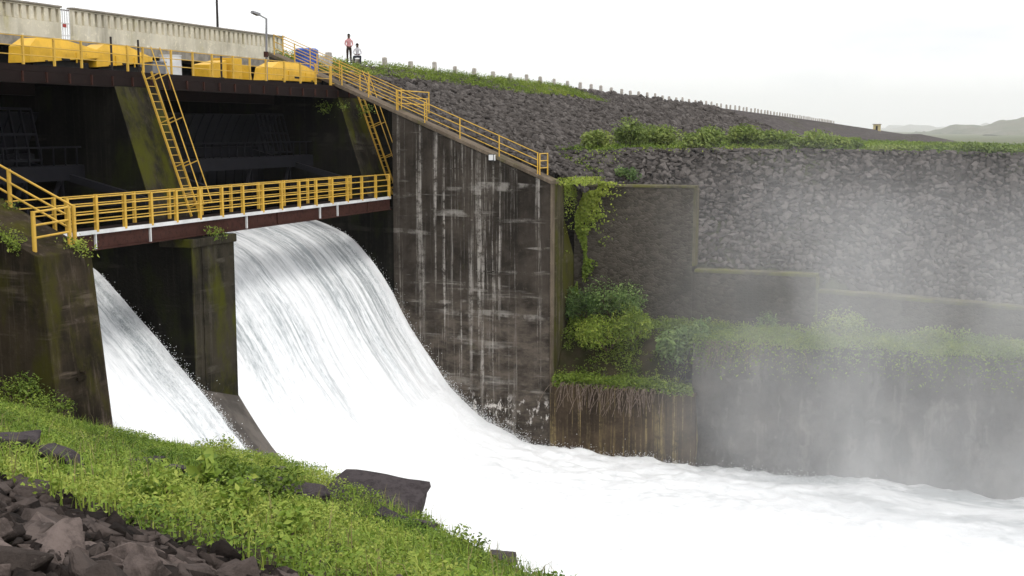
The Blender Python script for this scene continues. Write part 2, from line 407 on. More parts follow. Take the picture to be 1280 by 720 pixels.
def blades(name, B, H, mat, parent=None, tint=None, lean=.35, width=.012):
    n = len(B); H = np.broadcast_to(H, (n,))
    a = rng.random(n) * 2 * np.pi; d = np.stack([np.cos(a), np.sin(a), 0*a], 1); s = np.stack([-np.sin(a), np.cos(a), 0*a], 1)
    l = rng.random(n)[:, None] * lean * 2; h = H[:, None]; w = width * (.6 + rng.random(n))[:, None]
    z = np.array([[0, 0, 1.]])
    m = B + z*h*.6 + d*l*h*.3; t = B + z*h*(1 - l*.35) + d*l*h
    v = np.stack([B - s*w, B + s*w, m + s*w*.7, m - s*w*.7, t], 1)
    b = np.arange(n)[:, None] * 5
    T = np.concatenate([b + np.array([[0,1,2]]), b + np.array([[0,2,3]]), b + np.array([[3,2,4]])], 0)
    tt = rng.random(n) if tint is None else np.clip(tint, 0, 1)
    return link(name, tri_mesh(name, v.reshape(-1, 3), T, mat, np.repeat(tt, 5)), parent)

def rock_proto(seed, npt=13, flat=(1, .8, .5)):
    r = random.Random(seed); pts = []
    while len(pts) < npt:
        p = Vector((r.uniform(-1, 1), r.uniform(-1, 1), r.uniform(-1, 1)))
        q = Vector([math.copysign(abs(c)**.55, c) for c in p]); m = max(abs(c) for c in q)
        q = q / m * r.uniform(.82, 1.0)
        pts.append(Vector((q.x*flat[0], q.y*flat[1], q.z*flat[2])) * .5)
    bm = bmesh.new()
    for p in pts: bm.verts.new(p)
    bmesh.ops.convex_hull(bm, input=bm.verts, use_existing_faces=False)
    loose = [v for v in bm.verts if not v.link_faces]
    if loose: bmesh.ops.delete(bm, geom=loose, context='VERTS')
    bmesh.ops.triangulate(bm, faces=bm.faces)
    bm.verts.index_update()
    V = np.array([v.co[:] for v in bm.verts]); T = np.array([[v.index for v in f.verts] for f in bm.faces]); bm.free()
    return V, T
RP = [rock_proto(100 + i, 11 + i % 4, (1, .62 + .06*(i % 5), .34 + .06*(i % 4))) for i in range(14)]
def basis(nrm):      # frame whose z is the surface normal
    n = nrm / np.linalg.norm(nrm, axis=1, keepdims=True)
    a = np.cross(n, np.array([[0.2, 1., 0.1]])); a /= np.linalg.norm(a, axis=1, keepdims=True)
    return np.stack([a, np.cross(n, a), n], -1)
def rots(n, tilt=.35):
    a = rng.random(n) * 2*np.pi; t = rng.normal(size=n) * tilt; u = rng.normal(size=n) * tilt
    ca, sa = np.cos(a), np.sin(a); Z = np.zeros(n); O = np.ones(n)
    Rz = np.stack([np.stack([ca,-sa,Z],-1), np.stack([sa,ca,Z],-1), np.stack([Z,Z,O],-1)], 1)
    Rx = np.stack([np.stack([O,Z,Z],-1), np.stack([Z,np.cos(t),-np.sin(t)],-1), np.stack([Z,np.sin(t),np.cos(t)],-1)], 1)
    Ry = np.stack([np.stack([np.cos(u),Z,np.sin(u)],-1), np.stack([Z,O,Z],-1), np.stack([-np.sin(u),Z,np.cos(u)],-1)], 1)
    return Rx @ Ry @ Rz
def scatter_stones(name, P, nrm, size, mat, parent, tilt=.35):
    n = len(P); Rm = basis(nrm) @ rots(n, tilt); V = []; T = []; tt = []; off = 0
    k = rng.integers(0, len(RP), n)
    for j, (v, t) in enumerate(RP):
        ii = np.where(k == j)[0]
        if not len(ii): continue
        w = np.einsum('nij,vj->nvi', Rm[ii], v) * size[ii][:, None, None] + P[ii][:, None, :]
        V.append(w.reshape(-1, 3)); T.append((t[None] + (np.arange(len(ii)) * len(v))[:, None, None] + off).reshape(-1, 3)); off += w.shape[0] * w.shape[1]
        tt.append(np.repeat(rng.random(len(ii)), len(v)))
    o = link(name, tri_mesh(name, np.concatenate(V), np.concatenate(T), mat, np.concatenate(tt)), parent)
    o['kind'] = 'stuff'; return o
def rough_rock(name, seed, flat, mat, cuts=1, amp=.03):
    v, t = rock_proto(seed, 13, flat); me = bpy.data.meshes.new(name); me.from_pydata([tuple(p) for p in v], [], [tuple(q) for q in t])
    bm = bmesh.new(); bm.from_mesh(me)
    bmesh.ops.dissolve_limit(bm, angle_limit=.2, verts=bm.verts, edges=bm.edges)
    bmesh.ops.bevel(bm, geom=list(bm.edges), offset=.02, segments=1, affect='EDGES')
    bmesh.ops.triangulate(bm, faces=bm.faces)
    for _ in range(cuts):
        bmesh.ops.subdivide_edges(bm, edges=[e for e in bm.edges if e.calc_length() > .12], cuts=1, use_grid_fill=False); bmesh.ops.triangulate(bm, faces=[f for f in bm.faces if len(f.verts) > 3])
    bm.normal_update()
    for q in bm.verts:
        c = q.co; k = fbm(np.array(c.x * 4 + seed * 1.7), np.array(c.y * 4 + c.z * 5.3 + seed), 4)
        q.co = c + q.normal * float(k) * amp * 2.2
    bm.to_mesh(me); bm.free(); me.materials.append(mat); return me
_rock_me = {}
def rock_mesh(j, mat, fine=True):
    key = (j, mat.name)
    if key not in _rock_me:
        if fine: me = rough_rock("stone", 100 + j, (1, .62 + .06*(j % 5), .34 + .06*(j % 4)), mat, 2, .03)
        else:
            v, t = RP[j]; me = bpy.data.meshes.new("stone"); me.from_pydata([tuple(p) for p in v], [], [tuple(q) for q in t]); me.materials.append(mat)
        _rock_me[key] = me
    return _rock_me[key]
def place_stones(P, nrm, size, mat, parent, tilt=.3, fine=True):
    Rm = basis(nrm) @ rots(len(P), tilt)
    for i in range(len(P)):
        o = bpy.data.objects.new("stone", rock_mesh(int(rng.integers(0, len(RP))), mat, fine)); col.objects.link(o); o.parent = parent
        m = Matrix([[float(Rm[i][r][c]) for c in range(3)] for r in range(3)]).to_4x4()
        o.matrix_local = Matrix.Translation(Vector(P[i])) @ m @ Matrix.Diagonal((*(float(size[i]) * rng.uniform(.85, 1.15, 3)), 1))

# ------------------------------------------------------------------ water levels and ogee profile
WL = -15.8
_px = np.array([-10, -6, -4.29, -3.13, -2.22, -.42, .9, 2.65, 4.83, 7.17, 10, 14, 200])
_pz = np.array([-4.35, -4.42, -4.63, -5.09, -5.6, -7.58, -9.98, -12.33, -14.21, -15.25, -15.7, WL, WL])
def prof(x):
    x = np.asarray(x, float); w = .45
    return (np.interp(x - w, _px, _pz) + 2*np.interp(x, _px, _pz) + np.interp(x + w, _px, _pz)) / 4
_qx = np.array([-10, -6, -4.0, -2.68, -1.27, -.23, .8, 2.15, 4.5, 7.17, 10, 200])
_qz = np.array([-4.3, -4.5, -5.37, -6.76, -8.07, -9.17, -10.07, -11.7, -14.0, -15.25, -15.7, WL])
def prof1(x):
    x = np.asarray(x, float); w = .4
    return (np.interp(x - w, _qx, _qz) + 2*np.interp(x, _qx, _qz) + np.interp(x + w, _qx, _qz)) / 4
_ax = np.array([-10, -6, -4.3, -3, -2, -1, .3, 1.6, 3.0, 4.8, 7.17, 10, 200])
_az = np.array([-4.35, -4.45, -4.75, -5.7, -7.0, -8.55, -10.6, -12.4, -13.8, -14.9, -15.4, -15.7, WL])
def profa(x):
    x = np.asarray(x, float); w = .4
    return (np.interp(x - w, _ax, _az) + 2*np.interp(x, _ax, _az) + np.interp(x + w, _ax, _az)) / 4
def prof2(x, y):
    t = smooth(y, -14.6, -10.0); return profa(x) * (1 - t) + prof(x) * t
P2L, P2R = -17.1, -14.4          # divider pier, bank side and far side
YL = -25.06                      # channel face of the left wall

# ------------------------------------------------------------------ ground sheet, far hills
g = grid_mesh("plain", np.stack(np.meshgrid(np.linspace(-24000, 24000, 41), np.linspace(-24000, 24000, 41), [-21.], indexing='ij'), -1).reshape(41, 41, 3), m_plain)
tag(link("ground", g), kind='structure')
def hill(name, pts, depth, mat):
    """ridge whose skyline passes the listed pixels at the given distance"""
    q = np.array([hD(x, y, depth) for x, y in pts]); n = len(q)
    k = 90; s = np.linspace(0, n - 1, k)
    R = np.stack([np.interp(s, range(n), q[:, i]) for i in range(3)], 1)
    R[:, 2] += fbm(s * 3.1, s * 0 + 3, 4) * depth * .0018
    out = []
    for j, w in enumerate(np.linspace(-1, 1, 41)):
        d = fw.copy(); d[2] = 0; d /= np.linalg.norm(d)
        p = R + d * w * depth * .22
        p[:, 2] = -21 + (R[:, 2] + 21) * (1 - abs(w))**1.1 + fbm(s * 1.7 + 9, np.full(k, w * 6.), 5) * depth * .02 * (1 - abs(w)) * abs(w) * 4
        out.append(p)
    o = link(name, grid_mesh(name, np.stack(out, 1), mat)); return tag(o, kind='structure')
hill("hill", [(1120, 194), (1180, 180), (1205, 174), (1228, 166), (1250, 158), (1280, 150), (1330, 138), (1420, 122), (1560, 134), (1750, 160), (1900, 185)], 5200, m_hill)
hill("far_hill", [(950, 182), (1040, 172), (1090, 164), (1130, 160), (1160, 163), (1200, 164), (1260, 158), (1400, 150), (1600, 170)], 17000, m_hill)

# ------------------------------------------------------------------ dam embankment
_cy = np.array([-40, 17, 25, 40, 52, 71, 131, 266, 484, 867, 1100]); _cz = np.array([4.0, 4.0, 4.0, 3.95, 3.9, 3.75, 3.28, 2.05, -.34, -4.6, -7])
def crest(y): return np.interp(y, _cy, _cz)
def berm_z(x, y): return np.minimum(-1.18 + .0 * x, crest(y) - 3.0) - smooth(x, 18, 45) * .35 - 2.0 * (1 - smooth(y, 4.5, 11.5)) * (1 - smooth(x, 9.5, 14))
def face_z(y, x=0): return -6.95 + (y - 4.6) * .74 - 1.3 * smooth(x, 19.5, 24) * (1 - np.clip((y - 4.6) / 7, 0, 1))
def emb_z(x, y):
    x, y = np.broadcast_arrays(np.asarray(x, float), np.asarray(y, float))
    c = crest(y)
    zu = c - .375 * (x + 8.8)
    zu = np.where(x < -8.8, c + 0 * x, zu)
    zb = berm_z(x, y)
    # the berm's outer shoulder far along the dam
    sh = smooth(y, 26, 60)
    edge = 60 * (1 - sh) + 15 * sh
    cap = np.maximum(zu, zb - .5 * np.maximum(x - edge, 0))
    wf = smooth(x, 8.2, 13.5)
    f = np.minimum(cap, face_z(y, x))
    z = cap * (1 - wf) + f * wf
    return np.maximum(z, -20.8)
ys = np.concatenate([np.arange(2.6, 30, .5), np.arange(30, 130, 2.), np.geomspace(130, 1000, 40)])
xs = np.concatenate([[-30, -24, -18, -14.5, -14.0, -11], np.arange(-8.8, 48, .6), np.arange(48, 110, 4.)])
XX, YY = np.meshgrid(xs, ys, indexing='ij'); ZZ = emb_z(XX, YY)
ZZ = np.where(XX < -14.2, crest(YY) - (-14.2 - XX) * .45, ZZ)
ZZ = ZZ + fbm(XX * .5, YY * .5, 3) * .25 * smooth(XX, -8.5, -7)
YY = np.where(XX > 6.6, np.maximum(YY, 4.62), YY)
ZZ = np.where(YY <= 4.62, emb_z(XX, YY), ZZ)
ZZ[:, 0] = np.where(xs > 6.6, -12.5, -21)
emb = tag(link("dam_embankment", grid_mesh("dam_embankment", np.stack([XX, YY, ZZ], -1), m_emb)), kind='structure')
def emb_n(x, y, e=.3):
    zx = (emb_z(x + e, y) - emb_z(x - e, y)) / (2*e); zy = (emb_z(x, y + e) - emb_z(x, y - e)) / (2*e)
    return np.stack([-zx, -zy, np.ones_like(zx)], -1)
def jgrid(x0, x1, y0, y1, s, jit=.42):
    a, b = np.meshgrid(np.arange(x0, x1, s), np.arange(y0, y1, s), indexing='ij')
    b = b + (np.arange(a.shape[0]) % 2)[:, None] * s * .5
    return (a + rng.uniform(-jit, jit, a.shape) * s).ravel(), (b + rng.uniform(-jit, jit, a.shape) * s).ravel()
# upper riprap slope
SX, SY = [], []
for (y0, y1, s) in ((3.2, 40, .29), (40, 75, .40), (75, 125, .60)):
    a, b = jgrid(-8.6, 9.2, y0, y1, s); SX.append(a); SY.append(b)
x_, y_ = np.concatenate(SX), np.concatenate(SY)
keep = ~((y_ < 3.9) & (x_ < 0)) & ((emb_z(x_, y_) > berm_z(x_, y_) + .05) | ((y_ < 10.5) & (y_ > 3.95)))
# grass has taken the top strip near the abutment
gm = (x_ < -6.9 + 3.4 * vn(x_ * .3, y_ * .09) - 1.2) & (y_ < 54)
keep &= ~(gm & (rng.random(len(x_)) < .75))
x_, y_ = x_[keep], y_[keep]
sz = np.interp(y_, [0, 40, 80, 125], [.36, .46, .62, .82]) * rng.lognormal(0, .26, len(x_))
P = np.stack([x_, y_, emb_z(x_, y_) + sz * .06], 1)
scatter_stones("riprap", P, emb_n(x_, y_), sz, m_rip, emb, .32)
# pitched stone face towards the channel
fx, fs = jgrid(8.6, 46, 0, 10.6, .295, .3)
fy = 4.9 + fs * .80
zt = emb_z(fx, fy); on = (zt < berm_z(fx, fy) + .12) & (zt > -10)
fx, fy = fx[on], fy[on]
fsz = np.minimum(.385 * rng.lognormal(0, .25, len(fx)), .56)
FP = np.stack([fx, fy, emb_z(fx, fy) + fsz * .05], 1); FN = emb_n(fx, fy)
vis = np.where((fx < 31) & (fy > 6.0))[0]
top = vis[np.argsort(-(fsz[vis]))[:300]]
rest = np.setdiff1d(np.arange(len(fx)), top)
scatter_stones("pitching_stones", FP[rest], FN[rest], fsz[rest], m_rip, emb, .25)
place_stones(FP[top], FN[top], fsz[top], m_rip1, emb, .25, fine=False)

# crest road behind the parapet, guard stones
guard_me = MB().hull([(sx*.15, sy*.13, 0) for sx in (-1,1) for sy in (-1,1)] + [(sx*.13, sy*.115, .70) for sx in (-1,1) for sy in (-1,1)] + [(sx*.08, sy*.07, .76) for sx in (-1,1) for sy in (-1,1)]).mesh("guard_stone", m_guard, bevel=.02)
y0 = hX(482.5, 84, -8.9)[1]; y1 = hX(692.8, 108.4, -8.9)[1]; step = (y1 - y0) / 9
for n in range(74):
    y = y0 + step * n
    o = bpy.data.objects.new("guard_stone", guard_me); col.objects.link(o)
    o.location = (-8.9 + random.uniform(-.06, .06), y + random.uniform(-.15, .15), crest(y) - .03); o.rotation_euler = (random.uniform(-.05, .05), random.uniform(-.05, .05), random.uniform(-.2, .2))
    o.scale = (1, 1, random.uniform(.88, 1.12))
    tag(o, "short whitewashed guard stone in the row along the embankment crest", "guard stone", "guard stones along the embankment crest")

# hut far along the crest
hb = hX(1096, 163, -8.5); hu = empty("gauge_hut", tuple(hb), "small yellow flat-roofed hut on the far end of the dam crest", "hut")
w = 1.4
MB().box(hb + [-w, -w, -.5], hb + [w, w, 2.3]).build("wall", m_hut, hu)
MB().box(hb + [-w-.3, -w-.3, 2.3], hb + [w+.3, w+.3, 2.6]).build("roof", m_roof, hu)
MB().box(hb + [-.4, -w-.03, 0], hb + [.4, -w+.02, 1.8]).build("door", m_black, hu)

# ------------------------------------------------------------------ right bank: training wall, masonry walls, ledge, rock face
tw = empty("training_wall", (4.3, 2, -17), "tall dark concrete wall with white mineral streaks beside the wide spillway chute", "wall")
ST = lambda x: .87 - .412 * (x - .15)                       # stair line on top of the wall
tops = [(.15, ST(.15) - .02), (8.5, -2.57 - .02)]
MB().prism_y([(.15, -17.5), (8.5, -17.5), tops[1], tops[0]], 0, .45).build("face_panel", m_train, tw)
e = MB().prism_y([(.15, -17.5), (8.46, -17.5), (8.46, -2.62), (.15, ST(.15) - .07)], .46, 2.2)
e.prism_y([(6.5, -17.5), (8.40, -17.5), (8.40, -6.4), (7.4, -2.75), (6.5, -2.4)], 2.2, 4.0)
e.build("end_buttress", m_trainend, tw)
MB().prism_y([(-6.9, ST(-6.9)), (8.56, -2.59), (8.56, -2.41), (-6.9, ST(-6.9) + .18)], -.05, 1.05).build("stair_slab", m_coping, tw, bevel=.02)
MB().box((8.47, .0, -17.4), (8.53, .55, -2.6)).build("pilaster", m_coping, tw)
# formwork lifts: thin proud ledges
for zz in (-1.9, -4.4, -6.9, -9.4, -11.9, -14.2):
    x0 = .15 if zz < .5 else 2
    x0 = max(.16, (.87 - zz) / .412 + .15 - 8.3 if False else .16)
    xe = min(8.5, (.87 - zz) / .412 + .1)
    MB().box((x0, -.018, zz - .025), (xe, .01, zz + .025)).build("pour_ledge", m_train, tw)

wa = empty("retaining_wall", (11.8, 4.4, -11), "tall square-topped masonry wall with pale coping beside the mossy buttress", "wall")
MB().box((8.42, 4.02, -12), (14.55, 4.85, -2.86)).build("masonry", m_masonry, wa)
MB().box((8.42, 3.96, -2.86), (14.62, 4.95, -2.74)).build("coping", m_wallcap, wa, bevel=.03)
MB().box((14.553, 4.0, -6.7), (14.66, 4.88, -2.862)).build("end_strip", m_wallcap, wa)
wb_ = empty("retaining_wall", (17.6, 4.4, -12), "middle step of the masonry wall, lower than the tall wall", "wall")
MB().box((14.56, 4.05, -12), (20.55, 4.9, -7.0)).build("masonry", m_masonry, wb_)
MB().box((14.67, 3.98, -7.0), (20.62, 5.0, -6.84)).build("coping", m_wallcap, wb_, bevel=.03)
MB().box((20.553, 4.0, -12), (20.66, 4.92, -7.005)).build("end_strip", m_wallcap, wb_)
wc = empty("retaining_wall", (30, 4.4, -12), "lowest long masonry wall with mossy coping, half hidden in spray", "wall")
MB().prism_y([(20.56, -12), (60, -12), (60, -9.4), (20.56, -7.75)], 4.08, 4.9).build("masonry", m_masonry, wc)
MB().prism_y([(20.67, -7.75), (60, -9.4), (60, -9.22), (20.67, -7.58)], 4.0, 5.0).build("coping", m_wallcap, wc, bevel=.03)

lw = empty("channel_wall", (12, 1, -17), "low ochre-streaked concrete wall below the hanging roots at the waterline", "wall")
MB().box((8.54, .02, -17.5), (15.7, 1.6, -12.35)).build("wall_body", m_lower, lw)
MB().box((8.54, -.03, -12.35), (15.74, .8, -12.2)).build("coping", m_lower, lw, bevel=.03)
for xx in (10.6, 13.2): MB().box((xx - .03, -.005, -17.4), (xx + .03, .03, -12.36)).build("joint_strip", m_lower, lw)

def ledge_z(x, y):
    a = -12.25 + smooth(y, .5, 2.8) * 2.5
    b = -9.75 + .0 * x
    t = smooth(x, 14.6, 15.6)
    return a * (1 - t) + b * t + fbm(x * .8, y * .8, 4) * .5
gx, gy = np.meshgrid(np.arange(8.5, 61, .3), np.arange(.25, 4.3, .27), indexing='ij')
tag(link("ledge", grid_mesh("ledge", np.stack([gx, gy, ledge_z(gx, gy)], -1), m_soil)), kind='structure')
rx, rz = np.meshgrid(np.arange(15.5, 61, .17), np.linspace(-17.5, 0, 60), indexing='ij')
tops_ = -9.75 + fbm(rx[:, :1] * .8, np.full_like(rx[:, :1], .4), 4) * .5 + .02
rzz = -17.5 + (tops_ + 17.5) * np.linspace(0, 1, 60)[None]
ry = .35 - fbm(rx * .45, rzz * .55, 6) * 2.2 + np.abs(fbm(rx * 1.1 + 40, rzz * .6, 5)) * 1.8
ry = np.clip(ry, -.35, 1.4) * smooth(rx, 15.3, 16.0) + .12
rf = link("rock_face", grid_mesh("rock_face", np.stack([rx, ry, rzz], -1), m_rockface)); tag(rf, kind='structure')

# ------------------------------------------------------------------ abutment, divider pier, dam body
DX, DZ = -3.0, 2.2                 # front edge and top of the hoist deck
def pier_profile(nose_low, zb):    # (x,z) outline: sloping upper nose, vertical lower nose
    return [(-10, zb), (nose_low, zb), (nose_low, -4.02), (-1.25, -4.02), (-1.25, -3.5), (DX + .1, DZ - .56), (-10, DZ - .56)]
ab = empty("abutment", (-4, 2, -17), "dark mossy concrete abutment with sloping nose under the stair, beside the streaked wall", "abutment")
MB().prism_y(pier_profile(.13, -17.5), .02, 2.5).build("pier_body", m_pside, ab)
def nose_slab(x0, z0, x1, z1, ya, yb, par, t=.03):  # lighter concrete front laid over the shade-darkened pier body
    d = Vector((x1 - x0, 0, z1 - z0)).normalized(); n = Vector((-d.z, 0, d.x)); n = n if n.x > 0 else -n
    MB().hull([Vector((x, y, z)) + n * k for x, z in ((x0, z0), (x1, z1)) for y in (ya, yb) for k in (-.02, t)]).build("nose_face", m_pier, par)
nose_slab(DX + .1, DZ - .60, -1.25, -3.5, .03, 2.49, ab)
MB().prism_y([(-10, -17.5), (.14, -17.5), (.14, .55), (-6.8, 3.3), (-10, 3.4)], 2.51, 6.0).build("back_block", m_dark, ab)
pr_ = empty("divider_pier", (-4, -15.8, -17), "mossy concrete pier standing in the water between the two chutes", "pier")
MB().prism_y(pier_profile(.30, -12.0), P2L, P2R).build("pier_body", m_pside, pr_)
nose_slab(DX + .1, DZ - .60, -1.25, -3.5, P2L + .01, P2R - .01, pr_)
nose_slab(.30, -4.36, .30, -11.9, P2L - .002, P2R + .002, pr_, .035)
MB().box((.337, P2L + .55, -11), (.37, P2L + .62, -4.4)).build("form_seam", m_pier, pr_)
MB().prism_y([(-1.1, -4.35), (.42, -4.35), (.42, -4.03), (-1.1, -4.03)], P2L - .08, P2R + .10).build("bearing_cap", m_pier, pr_, bevel=.04)
ap = MB(); xa_ = np.linspace(-1.0, 4.2, 14)
for i in range(13):
    x0_, x1_ = xa_[i], xa_[i+1]; l0, l1, r0, r1 = float(prof1(x0_)) + .04, float(prof1(x1_)) + .04, float(profa(x0_)) + .10, float(profa(x1_)) + .10
    ap.add([(x0_, P2L+.02, -16), (x1_, P2L+.02, -16), (x1_, P2R+.05, -16), (x0_, P2R+.05, -16), (x0_, P2L+.02, l0), (x1_, P2L+.02, l1), (x1_, P2R+.05, r1), (x0_, P2R+.05, r0)],
           [(3,2,1,0),(4,5,6,7),(0,1,5,4),(1,2,6,5),(2,3,7,6),(3,0,4,7)])
ap.build("apron", m_apron, pr_)
# body of the spillway below the sheets of water
db = empty("spillway_weir", (-5, -12, -18), "dark concrete weir body under the falling water", "weir")
xs_ = np.linspace(-10, 8, 30)
for nm, a, b, pf in (("ogee", P2R + .01, .0, lambda x: np.minimum(prof(x), profa(x))), ("ogee", YL + .01, P2L - .01, prof1)):
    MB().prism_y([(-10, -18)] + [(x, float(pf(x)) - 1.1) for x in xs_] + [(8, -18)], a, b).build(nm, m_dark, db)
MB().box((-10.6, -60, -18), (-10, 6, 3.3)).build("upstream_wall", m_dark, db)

# ------------------------------------------------------------------ left wall with its sloping path
lwz = lambda x: -3.6 + max(0, (2.42 - x)) * .44
YN = -27.3
def lpoly(dx=0): return [(-12, -18), (3.2, -18), (2.98, -9.2), (2.42, -3.6), (-7, lwz(-7)), (-12, lwz(-7))]
lf = empty("left_wall", (-3, -26, -18), "brown mossy concrete side wall with sloping path on top beside the narrow chute", "wall")
MB().prism_y(lpoly(), YN, YL).build("wall_body", m_left, lf, bevel=.04)
MB().tube((2.78, -26.2, -7.1), (2.98, -26.2, -7.12), .05).build("drain_pipe", m_left, lf)
MB().box((2.62, -26.4, -7.35), (2.86, -26.0, -7.25)).build("drain_sill", m_left, lf)

# ------------------------------------------------------------------ water
def chute(name, pf, y0, y1, x0=-9, x1=3.4, amp=.20):
    u = np.arange(x0, x1 + .01, .11); v = np.arange(y0, y1 + .01, .11); U, V = np.meshgrid(u, v, indexing='ij')
    ZB2 = pf(U, V); zb = pf(u, u * 0 + (y0 + y1) / 2); arc = np.concatenate([[0], np.cumsum(np.hypot(np.diff(u), np.diff(zb)))])
    A = np.repeat(arc[:, None], len(v), 1)
    n = fbm(V * 1.1, A * .10, 3) * 1.5 + fbm(V * 3.5, A * .45 + 9, 4) * .6
    g = np.gradient(zb, u); nx = -g / np.hypot(g, 1); nzv = 1 / np.hypot(g, 1)
    a = (amp + .22 * smooth(A, 6, 16)) * n * smooth(A, 2, 6)
    lift = .30 * (smooth(V, y1 - 1.2, y1) - .4 * smooth(V, y1 - 3.2, y1 - 1.4) * (1 - smooth(V, y1 - 1.4, y1 - .6))) * smooth(A, 5, 8)   # water climbing the wall
    X = U + nx[:, None] * a; Z = ZB2 + nzv[:, None] * a + lift * 0.5
    # where it leaves the sheet for the river both share the level
    k = smooth(U, 2.2, 3.3); Z = Z * (1 - k) + (river_z(U, V)) * k; X = X * (1 - k) + U * k
    return tag(link(name, grid_mesh(name, np.stack([X, V, Z], -1), m_water, uv=np.stack([V, A], -1))), kind='structure')
def river_z(x, y):
    base = np.where(y > P2R, prof2(x, y), np.where(y < P2L, prof1(x), 0))
    t = smooth(y, P2L, P2R); base = np.where((y >= P2L) & (y <= P2R), prof1(x) * (1 - t) + profa(x) * t, base)
    rough = fbm(x * .30, y * .45, 4) * .55 + fbm(x * 1.7, y * 2.4 + 4, 5) * .42
    mound = .55 * np.exp(-((y + 9) / 7)**2) * smooth(x, 4, 9) * (1 - smooth(x, 14, 30))
    return base + rough * (.25 + .75 * smooth(x, 4, 9)) * (1 - .45 * smooth(x, 16, 30)) + mound
chute("chute_water", prof2, P2R, .02)
chute("chute_water", lambda x, y: prof1(x) + 0 * y, YL, P2L)
u = np.concatenate([np.arange(3.15, 40, .16), np.arange(40, 110, .8)]); v = np.arange(-48, .9, .2)
U, V = np.meshgrid(u, v, indexing='ij'); Z = river_z(U, V)
arc = U * 1.25 + 12
tag(link("river", grid_mesh("river", np.stack([U, V, Z], -1), m_river, uv=np.stack([V, arc], -1))), kind='structure')

# spray thrown off the edges of the sheets
def drops(name, P, r):
    n = len(P); t = np.array([[1,1,1],[1,-1,-1],[-1,1,-1],[-1,-1,1.]])
    Rm = rots(n, 1.); V = np.einsum('nij,vj->nvi', Rm, t) * r[:, None, None] * rng.uniform(.5, 1.2, (n, 1, 1)) + P[:, None, :]
    T = (np.arange(n)[:, None, None] * 4 + np.array([[[0,1,2],[0,3,1],[0,2,3],[1,3,2]]])).reshape(-1, 3)
    o = link(name, tri_mesh(name, V.reshape(-1, 3), T, m_spray)); return tag(o, kind='stuff')
def edge_spray(pf, y, n, x0, x1, side, h=.30, w=.55):
    x = rng.uniform(x0, x1, n); g = rng.exponential(h, n) * (.35 + .65 * smooth(x, x0, x0 + 4)); yy = y + side * np.abs(rng.normal(0, w, n))
    return np.stack([x + g * .4, yy, pf(x) + g * .85], 1)
S = np.concatenate([edge_spray(prof, 0, 9000, -3.4, 7.5, -1, .15, .8), edge_spray(prof1, P2L, 7000, -3.8, 3.0, -1, .14, .6), edge_spray(prof1, P2L, 900, 1.0, 3.2, 1, .05, .15)])
xr = rng.uniform(7, 24, 2500); yr = -np.abs(rng.normal(0, .5, 2500)); S = np.concatenate([S, np.stack([xr, yr, river_z(xr, yr) + rng.exponential(.10, 2500)], 1)])
drops("spray", S, rng.uniform(.005, .016, len(S)))

# ------------------------------------------------------------------ near bank
ctrl = [(0,720,5.5),(200,720,6.5),(390,718,9),(0,592,11.2),(150,640,10.5),(300,688,9.8),(0,560,16),(0,530,22),(0,508,30),(0,497,37),
        (100,560,22),(100,537,31),(250,640,13.5),(250,602,20),(250,580,27),(400,690,11.5),(400,652,16),(400,615,23),(550,718,13.5),(550,685,17.5),
        (142,538,36.3),(210,556,35),(300,568,32.5),(390,588,29),(480,622,25),(560,662,22),(690,728,18)]
CP = np.array([hD(*c) for c in ctrl])
CP = np.concatenate([CP, [[27, -54.3, -1.72], [33, -60, -1.6], [24, -62, -1.5], [10, -56, -1.6], [5, -44, -3.4], [-4, -34, -5.6], [-6, -46, -2.5], [32, -44, -5.6], [36, -52, -3.6], [45, -60, -3.6], [42, -48, -6.0]]])
def _tps(r2): return np.where(r2 > 1e-9, .5 * r2 * np.log(np.maximum(r2, 1e-9)), 0)
_n = len(CP); _K = _tps(((CP[:, None, :2] - CP[None, :, :2])**2).sum(-1)) + np.eye(_n) * .6
_Pm = np.concatenate([np.ones((_n, 1)), CP[:, :2]], 1)
_w = np.linalg.solve(np.block([[_K, _Pm], [_Pm.T, np.zeros((3, 3))]]), np.concatenate([CP[:, 2], [0, 0, 0]]))
EDGE = np.array([hD(*c)[:2] for c in ((142,540,36.3),(210,556,35),(300,568,32.5),(390,588,29),(480,622,25),(560,662,22),(690,728,18))] + [[25.5, -40.5], [32, -43], [60, -46]])
EDGE = np.concatenate([[[-6, -24.6]], EDGE])
def edge_off(x, y):    # >0 on the channel side
    ey = np.interp(x, EDGE[:, 0], EDGE[:, 1]); sl = np.interp(x, (EDGE[1:, 0] + EDGE[:-1, 0]) / 2, np.diff(EDGE[:, 1]) / np.diff(EDGE[:, 0]))
    return (y - ey) / np.sqrt(1 + sl**2)
def bank_z(x, y):
    x = np.asarray(x, float); y = np.asarray(y, float); sh = x.shape; q = np.stack([x.ravel(), y.ravel()], -1)
    z = _tps(((q[:, None] - CP[None, :, :2])**2).sum(-1)) @ _w[:_n] + _w[_n] + q @ _w[_n+1:]
    z = z.reshape(sh) - .10 + fbm(x * .45, y * .45, 4) * .35
    e = edge_off(x, y)
    return z - np.maximum(e, 0) * 1.5 - np.maximum(e - .6, 0) * 1.5
def rip_off(x, y): return y - (-45.80 - .20 * (x - 18.95)) + fbm(x * .5, y * .5, 3) * .9     # <0: stones, >0: weeds
bx = np.arange(-12, 62, .4); by = np.arange(-72, -21.5, .4); BX, BY = np.meshgrid(bx, by, indexing='ij'); BZ = np.maximum(bank_z(BX, BY), -20.5)
bank = link("bank_slope", grid_mesh("bank_slope", np.stack([BX, BY, BZ], -1), m_soil)); tag(bank, kind='structure')
def bank_n(x, y, e=.2):
    return np.stack([-(bank_z(x+e, y) - bank_z(x-e, y)) / (2*e), -(bank_z(x, y+e) - bank_z(x, y-e)) / (2*e), np.ones_like(x)], -1)
